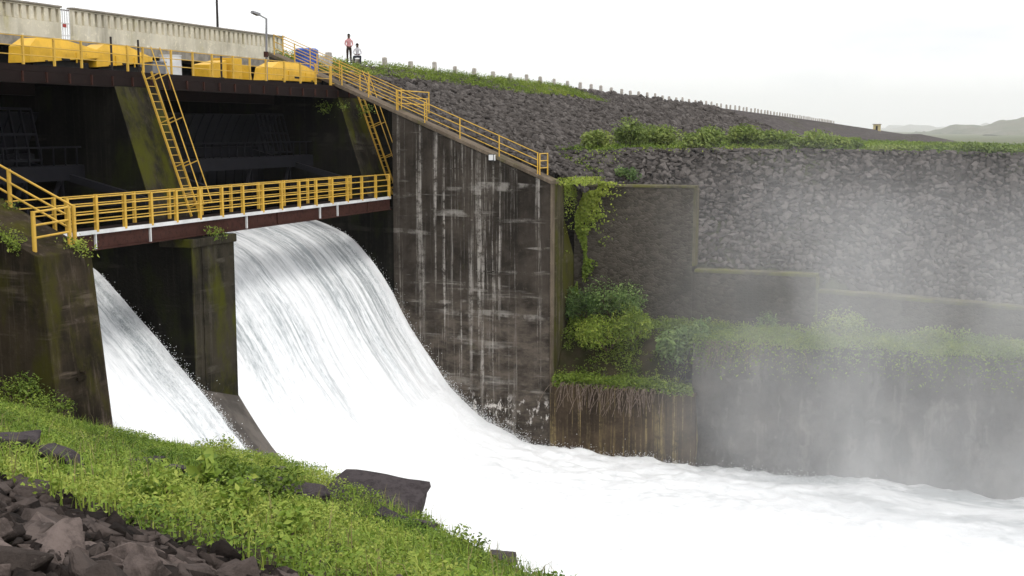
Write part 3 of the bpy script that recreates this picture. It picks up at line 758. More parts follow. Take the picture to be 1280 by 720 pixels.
def in_view(x, y, z, m=60):
    v = np.stack([x, y, z], -1) - CAM; d = v @ fw; d_ = np.maximum(d, .1)
    px = 640 + F * (v @ rt) / d_; py = 360 - F * (v @ up) / d_
    return (d > .5) & (px > -m) & (px < 1280 + m) & (py > -m) & (py < 720 + m)
a, b = jgrid(12, 31, -54, -44, .175, .45)
k = rip_off(a, b) < .1; a, b = a[k], b[k]; z = bank_z(a, b); s_ = np.minimum(.19 * rng.lognormal(0, .48, len(a)), .46)
k = np.hypot(a - CAM[0], b - CAM[1]) > 1.6; a, b, z, s_ = a[k], b[k], z[k], s_[k]
vis = np.where(in_view(a, b, z))[0]; vis = vis[np.argsort(np.hypot(a[vis]-CAM[0], b[vis]-CAM[1]))][:295]
rest = np.setdiff1d(np.arange(len(a)), vis)
PP = np.stack([a, b, z + s_ * .08], 1); NN = bank_n(a, b)
place_stones(PP[vis], NN[vis], s_[vis], m_rock, bank, .42)
scatter_stones("riprap", PP[rest], NN[rest], s_[rest], m_rock, bank, .3)
a, b = jgrid(12, 31, -54, -44.5, .15, .5); k = (rip_off(a, b) < .4) & (np.hypot(a - CAM[0], b - CAM[1]) > 1.5); a, b = a[k], b[k]
scatter_stones("rubble", np.stack([a, b, bank_z(a, b) + .02], 1), bank_n(a, b), .15 * rng.lognormal(0, .3, len(a)), m_rubble, bank, .6)
for (px, py, d, s, lab) in ((470, 640, 23.6, 1.7, "long dark boulder ridge bulging from the weeds at the water's edge"), (492, 664, 20.8, .75, "dark boulder leaning under the long ridge of rock"),
        (528, 660, 21, .42, "small round boulder in weeds right of the long ridge of rock"), (630, 688, 19.3, .38, "small grey boulder at the low end of the weedy bank"),
        (378, 620, 22, .75, "flat dark boulder half buried among tall weeds"), (365, 645, 17.5, .5, "dark boulder beside a bushy weed below the flat boulder"),
        (180, 608, 19, .55, "angular dark boulder in weeds beside the broad-leaved plant"), (216, 603, 20, .38, "small grey boulder near the angular dark one"),
        (320, 607, 22, .42, "rounded dark boulder in yellow-green weeds"), (12, 560, 16.5, .75, "big dark boulder above the loose stone slope, weeds around it"), (75, 578, 15.5, .5, "low reddish boulder sunk in weeds below the side wall"),
        (250, 622, 17.5, .6, "dark boulder behind the broad-leaved plant"), (350, 590, 27, .35, "low grey boulder near the crest of the weedy bank")):
    p = hD(px, py, d); zz = float(bank_z(p[0:1], p[1:2])[0])
    me_ = rough_rock("boulder", 900 + int(px), (1, .75, .55), m_boulder, 3, .05)
    o = bpy.data.objects.new("boulder", me_); col.objects.link(o); tag(o, lab, "boulder", "boulders on the weedy bank")
    o.location = (p[0], p[1], zz + .26 - s * .10); o.scale = (s * 1.3, s * 1.0, s * .9); o.rotation_euler = (random.uniform(-.2, .2), .15, YAW + random.uniform(-.5, .5))
# ------------------------------------------------------------------ decks, road, parapets
hd = empty("hoist_deck", (-6, -14, 2), "dark steel and concrete hoist deck above the spillway bays", "deck")
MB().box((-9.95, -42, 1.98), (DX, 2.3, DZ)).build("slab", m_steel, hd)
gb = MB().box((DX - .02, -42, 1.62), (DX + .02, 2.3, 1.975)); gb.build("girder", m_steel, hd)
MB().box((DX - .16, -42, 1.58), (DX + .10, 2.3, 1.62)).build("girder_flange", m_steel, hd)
for y in np.arange(-24, 2.2, 1.15):
    MB().box((DX + .021, y - .03, 1.621), (DX + .09, y + .03, 1.975)).build("stiffener", m_rust, hd)
for y in (-25.5, -14.9, 2.2):
    pass
MB().box((-6.9, -42, 1.3), (-6.6, P2L - .01, 1.975)).build("cross_beam", m_steel, hd); MB().box((-6.9, P2R + .01, 1.3), (-6.6, .01, 1.975)).build("cross_beam", m_steel, hd)
rd = empty("road_bridge", (-11.4, -14, 3.5), "concrete road slab behind the cream parapets on the dam top", "bridge")
MB().box((-14, -42, 3.36), (-8.75, 7.0, 3.78)).build("road_slab", m_parcap, rd)
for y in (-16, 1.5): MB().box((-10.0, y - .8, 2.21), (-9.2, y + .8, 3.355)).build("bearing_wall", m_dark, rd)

def parapet(ya, yb, label):
    t = empty("parapet", (-8.9, (ya + yb) / 2, 3.78), label, "parapet")
    MB().box((-9.0, ya, 3.785), (-8.78, yb, 4.44)).build("base_panel", m_parapet, t)
    MB().box((-9.0, ya, 4.445), (-8.90, yb, 4.985)).build("back_panel", m_parapet, t)
    MB().box((-9.0, ya, 4.99), (-8.79, yb, 5.06)).build("top_beam", m_parapet, t)
    MB().box((-9.06, ya - .04, 5.062), (-8.72, yb + .04, 5.14)).build("coping", m_parcap, t, bevel=.015)
    n = int((yb - ya) / .42); d = (yb - ya) / n; me = None
    for i in range(n + 1):
        y = ya + d * i; w = .125
        if me is None: me = MB().box((-8.90, -w, 4.442), (-8.785, w, 4.988)).mesh("baluster", m_parapet, bevel=.02)
        if i in (0, n): MB().box((-8.897, max(ya, y - w), 4.442), (-8.783, min(yb, y + w), 4.988)).build("end_post", m_parapet, t); continue
        o = link("baluster", me, t); o.location = (0, y, 0)
    return t
pB0, pB1 = hX(90, 9.5, -8.8)[1], hX(354, 44.5, -8.8)[1]
parapet(pB0, pB1, "long cream concrete parapet with vertical slots, from the access gate to the blue tank")
parapet(-32, hX(75, 8, -8.8)[1], "cream slotted parapet on the far side of the access gate from the long parapet")
gt = empty("access_gate", (-8.9, pB0 - .4, 3.8), "narrow white barred gate with red bar between two cream parapets", "gate")
ga, gbk = hX(75, 8, -8.8)[1] + .08, pB0 - .08
for i, y in enumerate(np.linspace(ga, gbk, 5)): MB().tube((-8.9, y, 3.8), (-8.9, y, 5.05), .022, n=6).build("bar", m_white, gt)
for z in (3.95, 4.45, 5.0): MB().bar((-8.9, ga, z), (-8.9, gbk, z), .03, .04).build("cross_bar", m_white if z < 4.9 else m_rust, gt)
MB().box((-8.86, ga + .1, 4.28), (-8.84, ga + .3, 4.42)).build("sign_plate", paint("red_paint", (.45, .05, .04)), gt)

# ------------------------------------------------------------------ railings
def railing(name, label, pts, heights, parent=None, cat="railing", pr_=.045, rr=.026, mat=None, square=False, toprr=None):
    """pts: base points of the posts in order; rails run post to post"""
    mat = mat or m_yel
    t = parent or empty(name, tuple(pts[0]), label, cat)
    for p in pts:
        p = Vector(p)
        mb = MB().bar(p - Vector((0, 0, .06)), p + Vector((0, 0, max(heights) + .03)), pr_*2, pr_*2, (0, 1, 0)) if square else MB().tube(p - Vector((0, 0, .06)), p + Vector((0, 0, max(heights) + .03)), pr_, n=8)
        mb.build("post", mat, t)
    for h in heights:
        mb = MB()
        for p, q in zip(pts[:-1], pts[1:]):
            mb.tube(Vector(p) + Vector((0, 0, h)), Vector(q) + Vector((0, 0, h)), toprr if (toprr and h == max(heights)) else rr, n=7)
        mb.build("rail", mat, t)
    return t
# footbridge
ZB = -3.35
fb = empty("footbridge", (-.6, -12, ZB), "yellow-railed steel footbridge with rust-red girder crossing in front of both chutes", "footbridge")
MB().box((-1.16, -25.0, ZB - .06), (-.03, -.02, ZB)).build("deck_plate", m_steel, fb)
MB().box((-.03, -25.0, ZB - .10), (.045, -.02, ZB + .03)).build("edge_strip", m_white, fb)
for x in (-.05, -1.12):
    MB().box((x - .015, -25.0, ZB - .60), (x + .015, -.02, ZB - .105)).build("girder_web", m_rust, fb)
    MB().box((x - .09, -25.0, ZB - .64), (x + .10, -.02, ZB - .602)).build("girder_flange", m_rust, fb)
for px in (118, 187, 308, 347, 400, 422, 460):
    y = hX(px, 275, 0)[1]
    MB().box((-.034, y - .025, ZB - .60), (.045, y + .025, ZB - .105)).build("stiffener", m_white if px in (118, 187, 308, 400, 422) else m_rust, fb)
ysn = np.linspace(hX(121, 288, 0)[1], -.15, 16)
ysn = np.concatenate([[ysn[0] - 1.38], ysn])
railing("", "", [(0, y, ZB + .03) for y in ysn], (.28, .55, .83, 1.10), fb, pr_=.055, rr=.024, square=True)
ysf = np.arange(-24.6, -.1, 2.05)
railing("", "", [(-1.14, y, ZB) for y in ysf], (.28, .55, .83, 1.10), fb, pr_=.05, rr=.022, square=True)
# railings on the left wall
lz = lambda x: lwz(x)
railing("path_railing", "three-bar yellow railing sloping down the path on the brown side wall", [(x, YL - .18, lz(x)) for x in (-5.0, -2.7, -.42, 1.98)], (.38, .74, 1.12), pr_=.065, rr=.036)
railing("end_railing", "short yellow railing closing the lower end of the side wall path", [(2.0, YL - .42, lz(2.0)), (2.12, YN + .22, lz(2.12))], (.38, .74, 1.12), pr_=.065, rr=.034)
# stair railing on the training wall
sx = [-6.6, -5.4, -4.1, -2.7, -1.2, .35] + [hY(px, py, .12)[0] for px, py in ((531, 160), (575, 184), (624, 208), (672, 231))]
railing("stair_railing", "long yellow stair railing down the top of the streaked concrete wall", [(x, .12, ST(x) + .18) for x in sx], (.32, .66, 1.0), pr_=.032, rr=.021)
sf = [-6.6, -5.0, -3.3, -1.6, .2, 1.6]
railing("stair_railing", "upper yellow stair railing on the embankment side, ending at the landing", [(x, .98, ST(x) + .18) for x in sf], (.32, .66, 1.0), pr_=.03, rr=.019)
x0 = .38; xe = sx[-1] + .1
railing("landing_railing", "short level yellow railing across the stair landing", [(x0, .2, ST(x0) + .18), (x0 + 1.1, 1.5, ST(x0) + .1)], (.35, .65, .98), pr_=.035, rr=.026)
railing("stair_end_railing", "small yellow railing closing the foot of the stair", [(xe, .14, ST(xe) + .18), (xe + .1, 1.0, ST(xe) + .18)], (.32, .66, 1.0), pr_=.035, rr=.026)
# hoist deck railing
pxs = [(-30, 78), (31, 80), (70, 83), (104, 86), (162, 101), (181, 93), (216, 92), (243, 95), (267, 97), (293, 97), (314, 98), (334, 100), (357, 102), (377, 103), (396, 104), (414, 106)]
railing("deck_railing", "yellow railing along the front of the hoist deck before the yellow hoods", [(DX - .06, hX(px, py, DX)[1], DZ) for px, py in pxs], (.32, .62, .95), pr_=.036, rr=.017, square=True)
yq = hX(414, 106, DX)[1]
railing("deck_end_railing", "yellow railing from the hoist deck end to the ladder head", [(DX - .06, yq + .12, DZ), (DX - .05, yq + 1.2, DZ - .1), (DX + .35, yq + 2.4, DZ - .35)], (.12, .62, .95), pr_=.04, rr=.024)

def ladder(label, yc, xa, za, xb, zb, w=.55):
    t = empty("steel_ladder", (xb, yc, zb), label, "ladder")
    A, B = Vector((xa, 0, za)), Vector((xb, 0, zb)); d = (B - A).normalized(); n = Vector((-d.z, 0, d.x)); n = n if n.x > 0 else -n
    for s in (-1, 1):
        y = Vector((0, yc + s * w / 2, 0))
        MB().bar(A + y, B + y, .035, .085, (1, 0, 0)).build("stringer", m_yel, t)
        a = A + y + n * .72; b = B + y + n * .72
        MB().tube(a - d * .7, b - d * .3, .022).build("handrail", m_yel, t)
        for f in (.06, .36, .66, .94):
            p = A.lerp(B, f) + y; MB().tube(p, p + n * .72, .022, n=6).build("post", m_yel, t)
    k = int((B - A).length / .30); me = None
    for i in range(1, k):
        p = A.lerp(B, i / k)
        if me is None: me = MB().tube((0, -w/2, 0), (0, w/2, 0), .012, n=6).mesh("rung", m_yel)
        o = link("rung", me, t); o.location = p + Vector((0, yc, 0))
    return t
yl1 = (hX(180, 85, DX)[1] + hX(240, 245, -1.0)[1]) / 2
ladder("steep yellow steel ladder down the nose of the pier between the chutes", yl1, DX + .12, DZ + .05, -.85, ZB + .02)
yl2 = hX(450, 125, -2.7)[1]
ladder("steep yellow steel ladder on the abutment nose beneath the stair", yl2, DX + .2, DZ - .1, -.75, ZB + .02)

# ------------------------------------------------------------------ machinery on the hoist deck
XH = -4.1
def hood(label, poly, inset=.16, depth=1.0, base=True):
    """poly: pixel outline of the front (lower pts first)"""
    q = [hX(x, y, XH) for x, y in poly]; zmin = min(p[2] for p in q); ymin = min(p[1] for p in q); ymax = max(p[1] for p in q); zmax = max(p[2] for p in q)
    t = empty("hoist_hood", (XH - depth / 2, (ymin + ymax) / 2, DZ), label, "machine cover", "yellow hoist hoods on the deck")
    pts = []
    for p in q:
        k = (p[2] - zmin) / (zmax - zmin)
        off = inset * max(0, k - .55) / .45
        pts += [(XH - off, p[1], p[2]), (XH - depth + off, p[1], p[2])]
    h = MB().hull(pts).build("cover", m_hood, t, bevel=.012)
    MB().box((XH - depth + .25, ymin + .35, DZ + .002), (XH - .2, ymax - .35, zmin + .15)).build("base_frame", m_black, t)  # support block coloured black to paint the shaded gap under the hood
    for f in (.22, .78):
        y = ymin + (ymax - ymin) * f; MB().box((XH - .01, y - .05, zmin + .06), (XH + .03, y + .05, zmin + .12)).build("latch", m_rod, h)
    MB().box((XH - .01, ymin + (ymax - ymin) * .44, zmin + .16), (XH + .012, ymin + (ymax - ymin) * .56, zmin + .26)).build("vent", m_black, h)
    for f in (.33, .66):
        y = ymin + (ymax - ymin) * f
        MB().box((XH - .02, y - .02, zmin + .1), (XH + .018, y + .02, zmin + .48)).build("seam_strip", m_hood, h)
    return t
hood("large yellow sheet-metal hoist hood below the access gate", [(38, 78), (80, 75), (123, 73), (123, 62), (104, 56), (80, 48), (49, 47), (38, 57)])
hood("yellow hoist hood with a long sloping end beside the ladder head", [(121, 84), (160, 81), (191, 77), (191, 72), (165, 58), (135, 55), (122, 62)])
hood("rounded yellow hoist hood beside the blue tank", [(339, 100), (362, 99), (385, 99), (402, 103), (403, 95), (385, 83), (372, 78), (352, 77), (341, 84)])
c0 = hX(264, 97, XH); c1 = hX(284, 75, XH); c2 = hX(303, 97, XH); c3 = hX(315, 78, XH)
cb = empty("motor_cabinet", (XH - .5, c0[1], DZ), "yellow motor cabinet with open door flap on the hoist deck", "cabinet")
ym = hX(286, 90, XH)[1]; zt = hX(300, 73, XH)[2]
MB().hull([(XH - .1, c0[1], DZ), (XH - 1, c0[1], DZ), (XH - .1, ym, DZ), (XH - 1, ym, DZ), (XH - .1, c0[1], c1[2] - .25), (XH - 1, c0[1], c1[2] - .25), (XH - .1, ym, c1[2]), (XH - 1, ym, c1[2])]).build("gear_cover", m_hood, cb, bevel=.03)
MB().box((XH - 1, ym + .25, DZ), (XH, c2[1], zt)).build("box", m_hood, cb, bevel=.02)
MB().hull([(XH - .3, c2[1] + .12, DZ + .02), (XH - .25, c2[1] + .12, zt - .25), (XH + .02, hX(315, 95, XH)[1], DZ + .02), (XH + .02, hX(311, 80, XH)[1], zt - .3), (XH - .34, c2[1] + .12, DZ + .02), (XH - .02, hX(315, 95, XH)[1], DZ + .02), (XH - .02, hX(311, 80, XH)[1], zt - .3)]).build("door_flap", m_hood, cb)
d0, d1 = hX(219, 92, XH), hX(238, 92, XH); yc = (d0[1] + d1[1]) / 2; r = (d1[1] - d0[1]) / 2 * .85
dr = empty("drum", (XH - .6, yc, DZ), "white upright drum on the hoist deck between the ladder and the cabinet", "drum")
MB().tube((XH - .6, yc, DZ), (XH - .6, yc, DZ + .92), r, n=24).build("drum_body", m_white, dr)
for z in (.03, .46, .9): MB().tube((XH - .6, yc, DZ + z - .02), (XH - .6, yc, DZ + z + .02), r + .02, n=24).build("drum_hoop", m_white, dr)
g0, g1 = hX(196, 92, XH), hX(217, 92, XH)
gc = empty("grey_cabinet", (XH - .6, (g0[1]+g1[1])/2, DZ), "low grey metal chest beside the white drum", "chest")
MB().box((XH - 1, g0[1] + .15, DZ), (XH - .3, g1[1] - .1, DZ + .55)).build("chest_body", m_lamp, gc, bevel=.02)
MB().box((XH - 1.03, g0[1] + .12, DZ + .552), (XH - .27, g1[1] - .07, DZ + .61)).build("lid", m_lamp, gc)
for px, py0, py1, lab in ((140, 86, 46, "dark upright rod between the two large yellow hoods"), (174, 90, 50, "dark upright rod at the head of the pier ladder"), (277, 95, 70, "dark upright rod in front of the motor cabinet")):
    p = hX(px, py0, DX - .3); q = hX(px, py1, DX - .3)
    o = MB().tube((p[0], p[1], DZ), (p[0], p[1], q[2]), .045, .04).add([], []).tube((p[0], p[1], DZ), (p[0], p[1], DZ + .04), .12).build("lifting_rod", m_rod); tag(o, lab, "rod")
# blue tank
b0, b1 = hX(373, 76, -6.2), hX(393, 62, -6.2); yb = (b0[1] + b1[1]) / 2; rb = (b1[1] - b0[1]) / 2 * .74
bt = empty("water_tank", (-6.2, yb, 3.0), "round blue plastic water tank by the stair head", "tank"); zb_ = b1[2]
MB().tube((-6.2, yb, 2.95), (-6.2, yb, zb_ - .08), rb, n=28).build("tank_body", m_blue, bt)
MB().tube((-6.2, yb, zb_ - .08), (-6.2, yb, zb_), rb, rb * .82, n=28).build("tank_shoulder", m_blue, bt)
for k in range(3): MB().tube((-6.2, yb, 3.2 + k*.35), (-6.2, yb, 3.25 + k*.35), rb + .025, n=28).build("tank_rib", m_blue, bt)
MB().box((-7.2, yb - rb - .2, DZ + .01), (-5.2, yb + rb + .2, 2.94)).build("plinth", m_dark, bt)
# concrete post and block at the stair head
pp = hX(411, 82, -6.9)
o = MB().hull([(pp[0]+sx_*.16, pp[1]+sy_*.16, 3.0) for sx_ in (-1,1) for sy_ in (-1,1)] + [(pp[0]+sx_*.14, pp[1]+sy_*.14, 4.3) for sx_ in (-1,1) for sy_ in (-1,1)] + [(pp[0], pp[1], 4.36)]).build("concrete_post", m_guard, bevel=.02); tag(o, "beige concrete post at the stair head beside the two people", "post")
pk = hX(404, 80, -7.6)
o = MB().hull([(pk[0]+.3, pk[1]-.3, 3.4), (pk[0]-.3, pk[1]-.3, 3.4), (pk[0]+.3, pk[1]+.5, 3.4), (pk[0]-.3, pk[1]+.5, 3.4), (pk[0]+.2, pk[1]-.2, 4.15), (pk[0]-.25, pk[1]-.25, 4.05), (pk[0]+.2, pk[1]+.4, 4.1), (pk[0]-.2, pk[1]+.35, 4.15)]).build("concrete_block", m_guard, bevel=.03); tag(o, "weathered concrete block behind the beige post", "block")
# lamps
lp = hX(333, 100, -3.3); lt = hX(333, 23, -3.3); lh = hX(317, 16, -3.3)
la = empty("street_lamp", (-3.3, lp[1], DZ), "single-arm grey street lamp rising from the hoist deck past the parapet", "street lamp")
MB().tube((-3.3, lp[1], DZ), (-3.3, lt[1], lt[2]), .06, .045).build("pole", m_lamp, la)
MB().tube((-3.3, lt[1], lt[2] - .02), (-3.3, lh[1] + .35, lh[2] - .03), .03).build("arm", m_lamp, la)
MB().hull([(-3.3 + sx_*.12, lh[1] + .4, lh[2] - .10) for sx_ in (-1, 1)] + [(-3.3 + sx_*.10, lh[1] + .4, lh[2] + .02) for sx_ in (-1, 1)] + [(-3.3 + sx_*.09, lh[1] - .12, lh[2] - .02) for sx_ in (-1, 1)] + [(-3.3 + sx_*.06, lh[1] - .1, lh[2] + .08) for sx_ in (-1, 1)]).build("lamp_head", m_lamp, la)
MB().box((-3.36, lp[1] - .08, 3.3), (-3.22, lp[1] + .10, 3.55)).build("junction_box", m_rust, la)
tp = hX(272, 33, -12)
o = MB().tube((-12, tp[1], 3.78), (-12, tp[1], 9.5), .075, .05).tube((-12, tp[1], 3.78), (-12, tp[1], 3.9), .16).build("utility_pole", m_rod); tag(o, "tall thin dark pole standing behind the long cream parapet", "pole")
# floodlight on the training wall
fp = hY(615, 197, -.12); fl = empty("floodlight", tuple(fp), "small square floodlight with pale glass fixed to the top edge of the streaked wall", "floodlight")
MB().box(fp + [-.17, -.10, -.17], fp + [.13, .12, .17]).build("housing", m_black, fl, bevel=.02)
MB().box(fp + [.131, -.085, -.14], fp + [.15, .10, .14]).build("glass", m_white, fl)
MB().box(fp + [-.12, -.13, -.12], fp + [.10, -.101, .14]).build("side_glass", m_white, fl)
MB().bar(fp + [0, .1, 0], fp + [0, .3, -.05], .05, .05).build("bracket", m_black, fl)

# ------------------------------------------------------------------ radial gates
def gate(label, ya, yb, lip, zlift):
    t = empty("radial_gate", (-4, (ya + yb) / 2, -3), label, "sluice gate")
    tr = Vector((-1.2, 0, -2.6)); R = 6.2; a0 = math.asin((lip - tr.z) / R); a1 = a0 + .80
    arc = [(tr.x - R * math.cos(a), tr.z + R * math.sin(a)) for a in np.linspace(a0, a1, 12)]
    arc2 = [(tr.x - (R - .06) * math.cos(a), tr.z + (R - .06) * math.sin(a)) for a in np.linspace(a1, a0, 12)]
    mb = MB()
    for i in range(11):
        (xa, za), (xb, zb) = arc[i], arc[i+1]; (xc, zc), (xd, zd) = arc2[10 - i], arc2[11 - i]
        mb.prism_y([(xa, za), (xb, zb), (xc, zc), (xd, zd)], ya, yb)
    mb.build("skin_plate", m_gate, t)
    for y in np.arange(ya + .4, yb, .75):
        m2 = MB()
        for i in range(11):
            (xc, zc), (xd, zd) = arc2[10 - i], arc2[11 - i]; m2.bar((xc, y, zc), (xd, y, zd), .10, .16, (0, 1, 0))
        m2.build("rib", m_gate, t)
    for f in (.22, .62):
        a = a0 + (a1 - a0) * f; r = R - .35
        MB().box((tr.x - r * math.cos(a) - .2, ya + .1, tr.z + r * math.sin(a) - .22), (tr.x - r * math.cos(a) + .2, yb - .1, tr.z + r * math.sin(a) + .22)).build("girder", m_gate, t)
        for y in (ya + (yb - ya) * .14, yb - (yb - ya) * .14):
            MB().bar((tr.x - r * math.cos(a), y, tr.z + r * math.sin(a)), (tr.x, y + (0.6 if y > (ya + yb) / 2 else -.6), tr.z), .22, .26).build("arm", m_gate, t)
    # tie beam with walkway rail
    zt_ = zlift; xt = -4.6
    MB().box((xt - .3, ya + .1, zt_ - .28), (xt + .3, yb - .1, zt_ + .28)).build("tie_beam", m_gate, t)
    for y in np.arange(ya + .6, yb - .2, .62): MB().bar((xt + .25, y, zt_ + .28), (xt + .25, y, zt_ + .95), .045, .045, (0, 1, 0)).build("rail_post", m_gate, t)
    MB().bar((xt + .25, ya + .3, zt_ + .95), (xt + .25, yb - .2, zt_ + .95), .05, .06).build("walkway_rail", m_gate, t)
    for f in (.35, .62, .86):
        y = ya + (yb - ya) * f
        MB().bar((xt, y, zt_ - .25), (xt + .4, y - 1.2, zt_ - 1.5), .12, .12).build("brace", m_gate, t)
        MB().bar((xt, y + .1, zt_ - .25), (xt, y + .1, zt_ - 1.5), .10, .10, (0, 1, 0)).build("hanger", m_gate, t)
    return t
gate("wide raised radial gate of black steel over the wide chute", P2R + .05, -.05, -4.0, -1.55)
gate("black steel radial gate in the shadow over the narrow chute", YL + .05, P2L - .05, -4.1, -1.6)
# tilted lattice of gate ribs seen above the beam, one in each bay
def lattice(label, ya, yb):
    lt_ = empty("gate_lattice", (-5, (ya + yb) / 2, -1), label, "lattice frame")
    a, b = Vector((-4.5, 0, -1.1)), Vector((-5.2, 0, .75))
    for y in np.linspace(ya, yb, 7): MB().bar(a + Vector((0, y, 0)), b + Vector((0, y + .35, 0)), .07, .09, (1, 0, 0)).build("bar", m_gate, lt_)
    for f in (0, .5, 1.0):
        p = a.lerp(b, f); MB().bar(p + Vector((0, ya + .35*f, 0)), p + Vector((0, yb + .35*f, 0)), .09, .09).build("cross_bar", m_gate, lt_)
lattice("tilted black bar lattice at the abutment end of the raised gate", -4.3, -1.9)
lattice("dim black bar lattice in the narrow bay beside the pier", -22.6, -19.3)

# ------------------------------------------------------------------ people
def skin_mesh(name, verts, edges, radii, mats, zone):
    me = bpy.data.meshes.new(name); me.from_pydata(verts, edges, [])
    o = bpy.data.objects.new(name, me); col.objects.link(o)
    md = o.modifiers.new("s", 'SKIN'); md.use_smooth_shade = True; md.branch_smoothing = .6
    for v, r in zip(me.skin_vertices[0].data, radii): v.radius = r if isinstance(r, tuple) else (r, r)
    me.skin_vertices[0].data[0].use_root = True
    o.modifiers.new("d", 'SUBSURF').levels = 1
    dg = bpy.context.evaluated_depsgraph_get(); dg.update(); m2 = bpy.data.meshes.new_from_object(o.evaluated_get(dg))
    bpy.data.objects.remove(o); bpy.data.meshes.remove(me)
    m2.materials.clear()
    for m in mats: m2.materials.append(m)
    for p in m2.polygons: p.material_index = zone(p.center); p.use_smooth = True
    return m2
m_skin = simple("brown_skin", (.115, .060, .038), (.09, .048, .03), 6, .6)
m_hair = simple("black_hair", (.012, .010, .009), (.02, .016, .014), 30, .7)
def person(label, loc, rz, shirt, trouser, seated):
    t = empty("person", loc, label, "person"); t.rotation_euler = (0, 0, rz)
    # +X is forward; pelvis first
    if not seated:
        hip = .92; V = [(0,0,hip),(0,0,1.08),(.01,0,1.26),(0,0,1.42),(.01,0,1.50),(.03,0,1.58),(.03,0,1.67)]
        legs = lambda s: [(0,s*.09,hip-.06),(.02,s*.10,.50),(-.01,s*.11,.09),(.06,s*.12,.04),(.15,s*.13,.035)]
        arms = lambda s: [(0,s*.17,1.40),(.01,s*.235,1.14),(.16,s*.12,.99),(.21,s*.05,.97)]
    else:
        hip = .46; V = [(0,0,hip),(.02,0,.62),(.05,0,.80),(.07,0,.95),(.09,0,1.03),(.13,0,1.10),(.14,0,1.19)]
        legs = lambda s: [(.06,s*.10,hip-.01),(.42,s*.20,.47),(.36,s*.19,.09),(.43,s*.20,.04),(.52,s*.21,.035)]
        arms = lambda s: [(.07,s*.17,.93),(.12,s*.25,.68),(.32,s*.14,.60),(.38,s*.07,.57)]
    Rr = [(.13,.16),(.11,.145),(.115,.165),(.10,.15),(.05,.055),(.085,.075),(.075,.065)]
    E_ = [(i, i+1) for i in range(6)]
    V = list(V); Rr = list(Rr)
    for s in (-1, 1):
        n = len(V); V += legs(s); Rr += [.095, .068, .048, .048, .035]; E_ += [(0, n)] + [(n+i, n+i+1) for i in range(4)]
        n = len(V); V += arms(s); Rr += [.062, .047, .036, .034]; E_ += [(3, n)] + [(n+i, n+i+1) for i in range(3)]
        h = n + 3; H = Vector(V[h])
        for k in range(5):   # five fingers
            dz = (k - 2) * .016
            m = len(V); V += [(H.x + .035, H.y - s*.01, H.z + dz), (H.x + .06 - .004*abs(k-2), H.y - s*.04, H.z + dz*1.2 - .01)]; Rr += [.010, .008]; E_ += [(h, m), (m, m+1)]
    neck = V[4][2]
    wr = [Vector(arms(s)[2]) for s in (-1, 1)]; an = [Vector(legs(s)[2]) for s in (-1, 1)]
    def zone(c):
        if c.z > neck - .01: return 2
        if any((c - w).length < .055 or (c.x > w.x and (c - w).length < .17 and abs(c.z - w.z) < .07 and abs(c.y) < .16) for w in wr): return 2
        if c.z < .10: return 3
        if seated: return 1 if (c.z < hip + .05 or (c.x > .2 and c.z < .56)) else 0
        return 1 if c.z < hip + .04 else 0
    me = skin_mesh("body", V, E_, Rr, [shirt, trouser, m_skin, m_black], zone)
    o = bpy.data.objects.new("body", me); col.objects.link(o); o.parent = t
    hc = Vector(V[5]) * .4 + Vector(V[6]) * .6
    hp = []
    for i in range(90):
        a = rng.normal(size=3); a /= np.linalg.norm(a)
        if a[2] < -.1 + .55 * max(0, a[0]): continue
        hp.append(hc + Vector((a[0]*.108 - .012, a[1]*.095, a[2]*.115 + .02)))
    hm = MB().hull(hp).mesh("hair", m_hair, smooth=True); ho = bpy.data.objects.new("hair", hm); col.objects.link(ho); ho.parent = t
    fm = MB()
    for s in (-1, 1):
        fm.hull([hc + Vector((.078 + dx, s*.032 + dy, -.01 + dz)) for dx in (0, .012) for dy in (-.012, .012) for dz in (-.006, .006)])
    fm.hull([hc + Vector(q) for q in ((.085, -.014, -.045), (.085, .014, -.045), (.115, 0, -.04), (.085, 0, .0))])
    fm.hull([hc + Vector((.074 + dx, dy, -.075 + dz)) for dx in (0, .012) for dy in (-.025, .025) for dz in (-.005, .005)])
    for s in (-1, 1): fm.hull([hc + Vector((dx, s*(.088 + dy), dz)) for dx in (-.015, .012) for dy in (0, .014) for dz in (-.04, .015)])
    fo = bpy.data.objects.new("face_features", fm.mesh("face_features", m_skin)); col.objects.link(fo); fo.parent = t
    return t
cam_dir = math.atan2(CAM[1] - 12, CAM[0] + 9)
p1 = hX(436.5, 80, -8.55); zc = float(crest(p1[1]))
person("person in a pink shirt and dark trousers standing with hands clasped on the crest", (p1[0], p1[1], zc + .02), cam_dir + .1,
       simple("pink_shirt", (.52, .24, .25), (.60, .33, .33), 8), simple("dark_trousers", (.035, .024, .022), (.05, .035, .03), 5), False)
p2 = hX(447, 80, -8.55)
st = rock_mesh(3, m_guard); o = bpy.data.objects.new("seat_stone", st); col.objects.link(o); o.location = (p2[0] - .02, p2[1], float(crest(p2[1])) + .16); o.scale = (.62, .62, .85)
tag(o, "pale stone block on the crest under the seated person", "stone")
person("person in a white shirt sitting on a stone beside the standing person", (p2[0], p2[1], float(crest(p2[1])) + .0), cam_dir - .05,
       simple("white_shirt", (.66, .64, .66), (.56, .54, .58), 8), simple("blue_grey_trousers", (.035, .04, .055), (.05, .05, .06), 5), True)

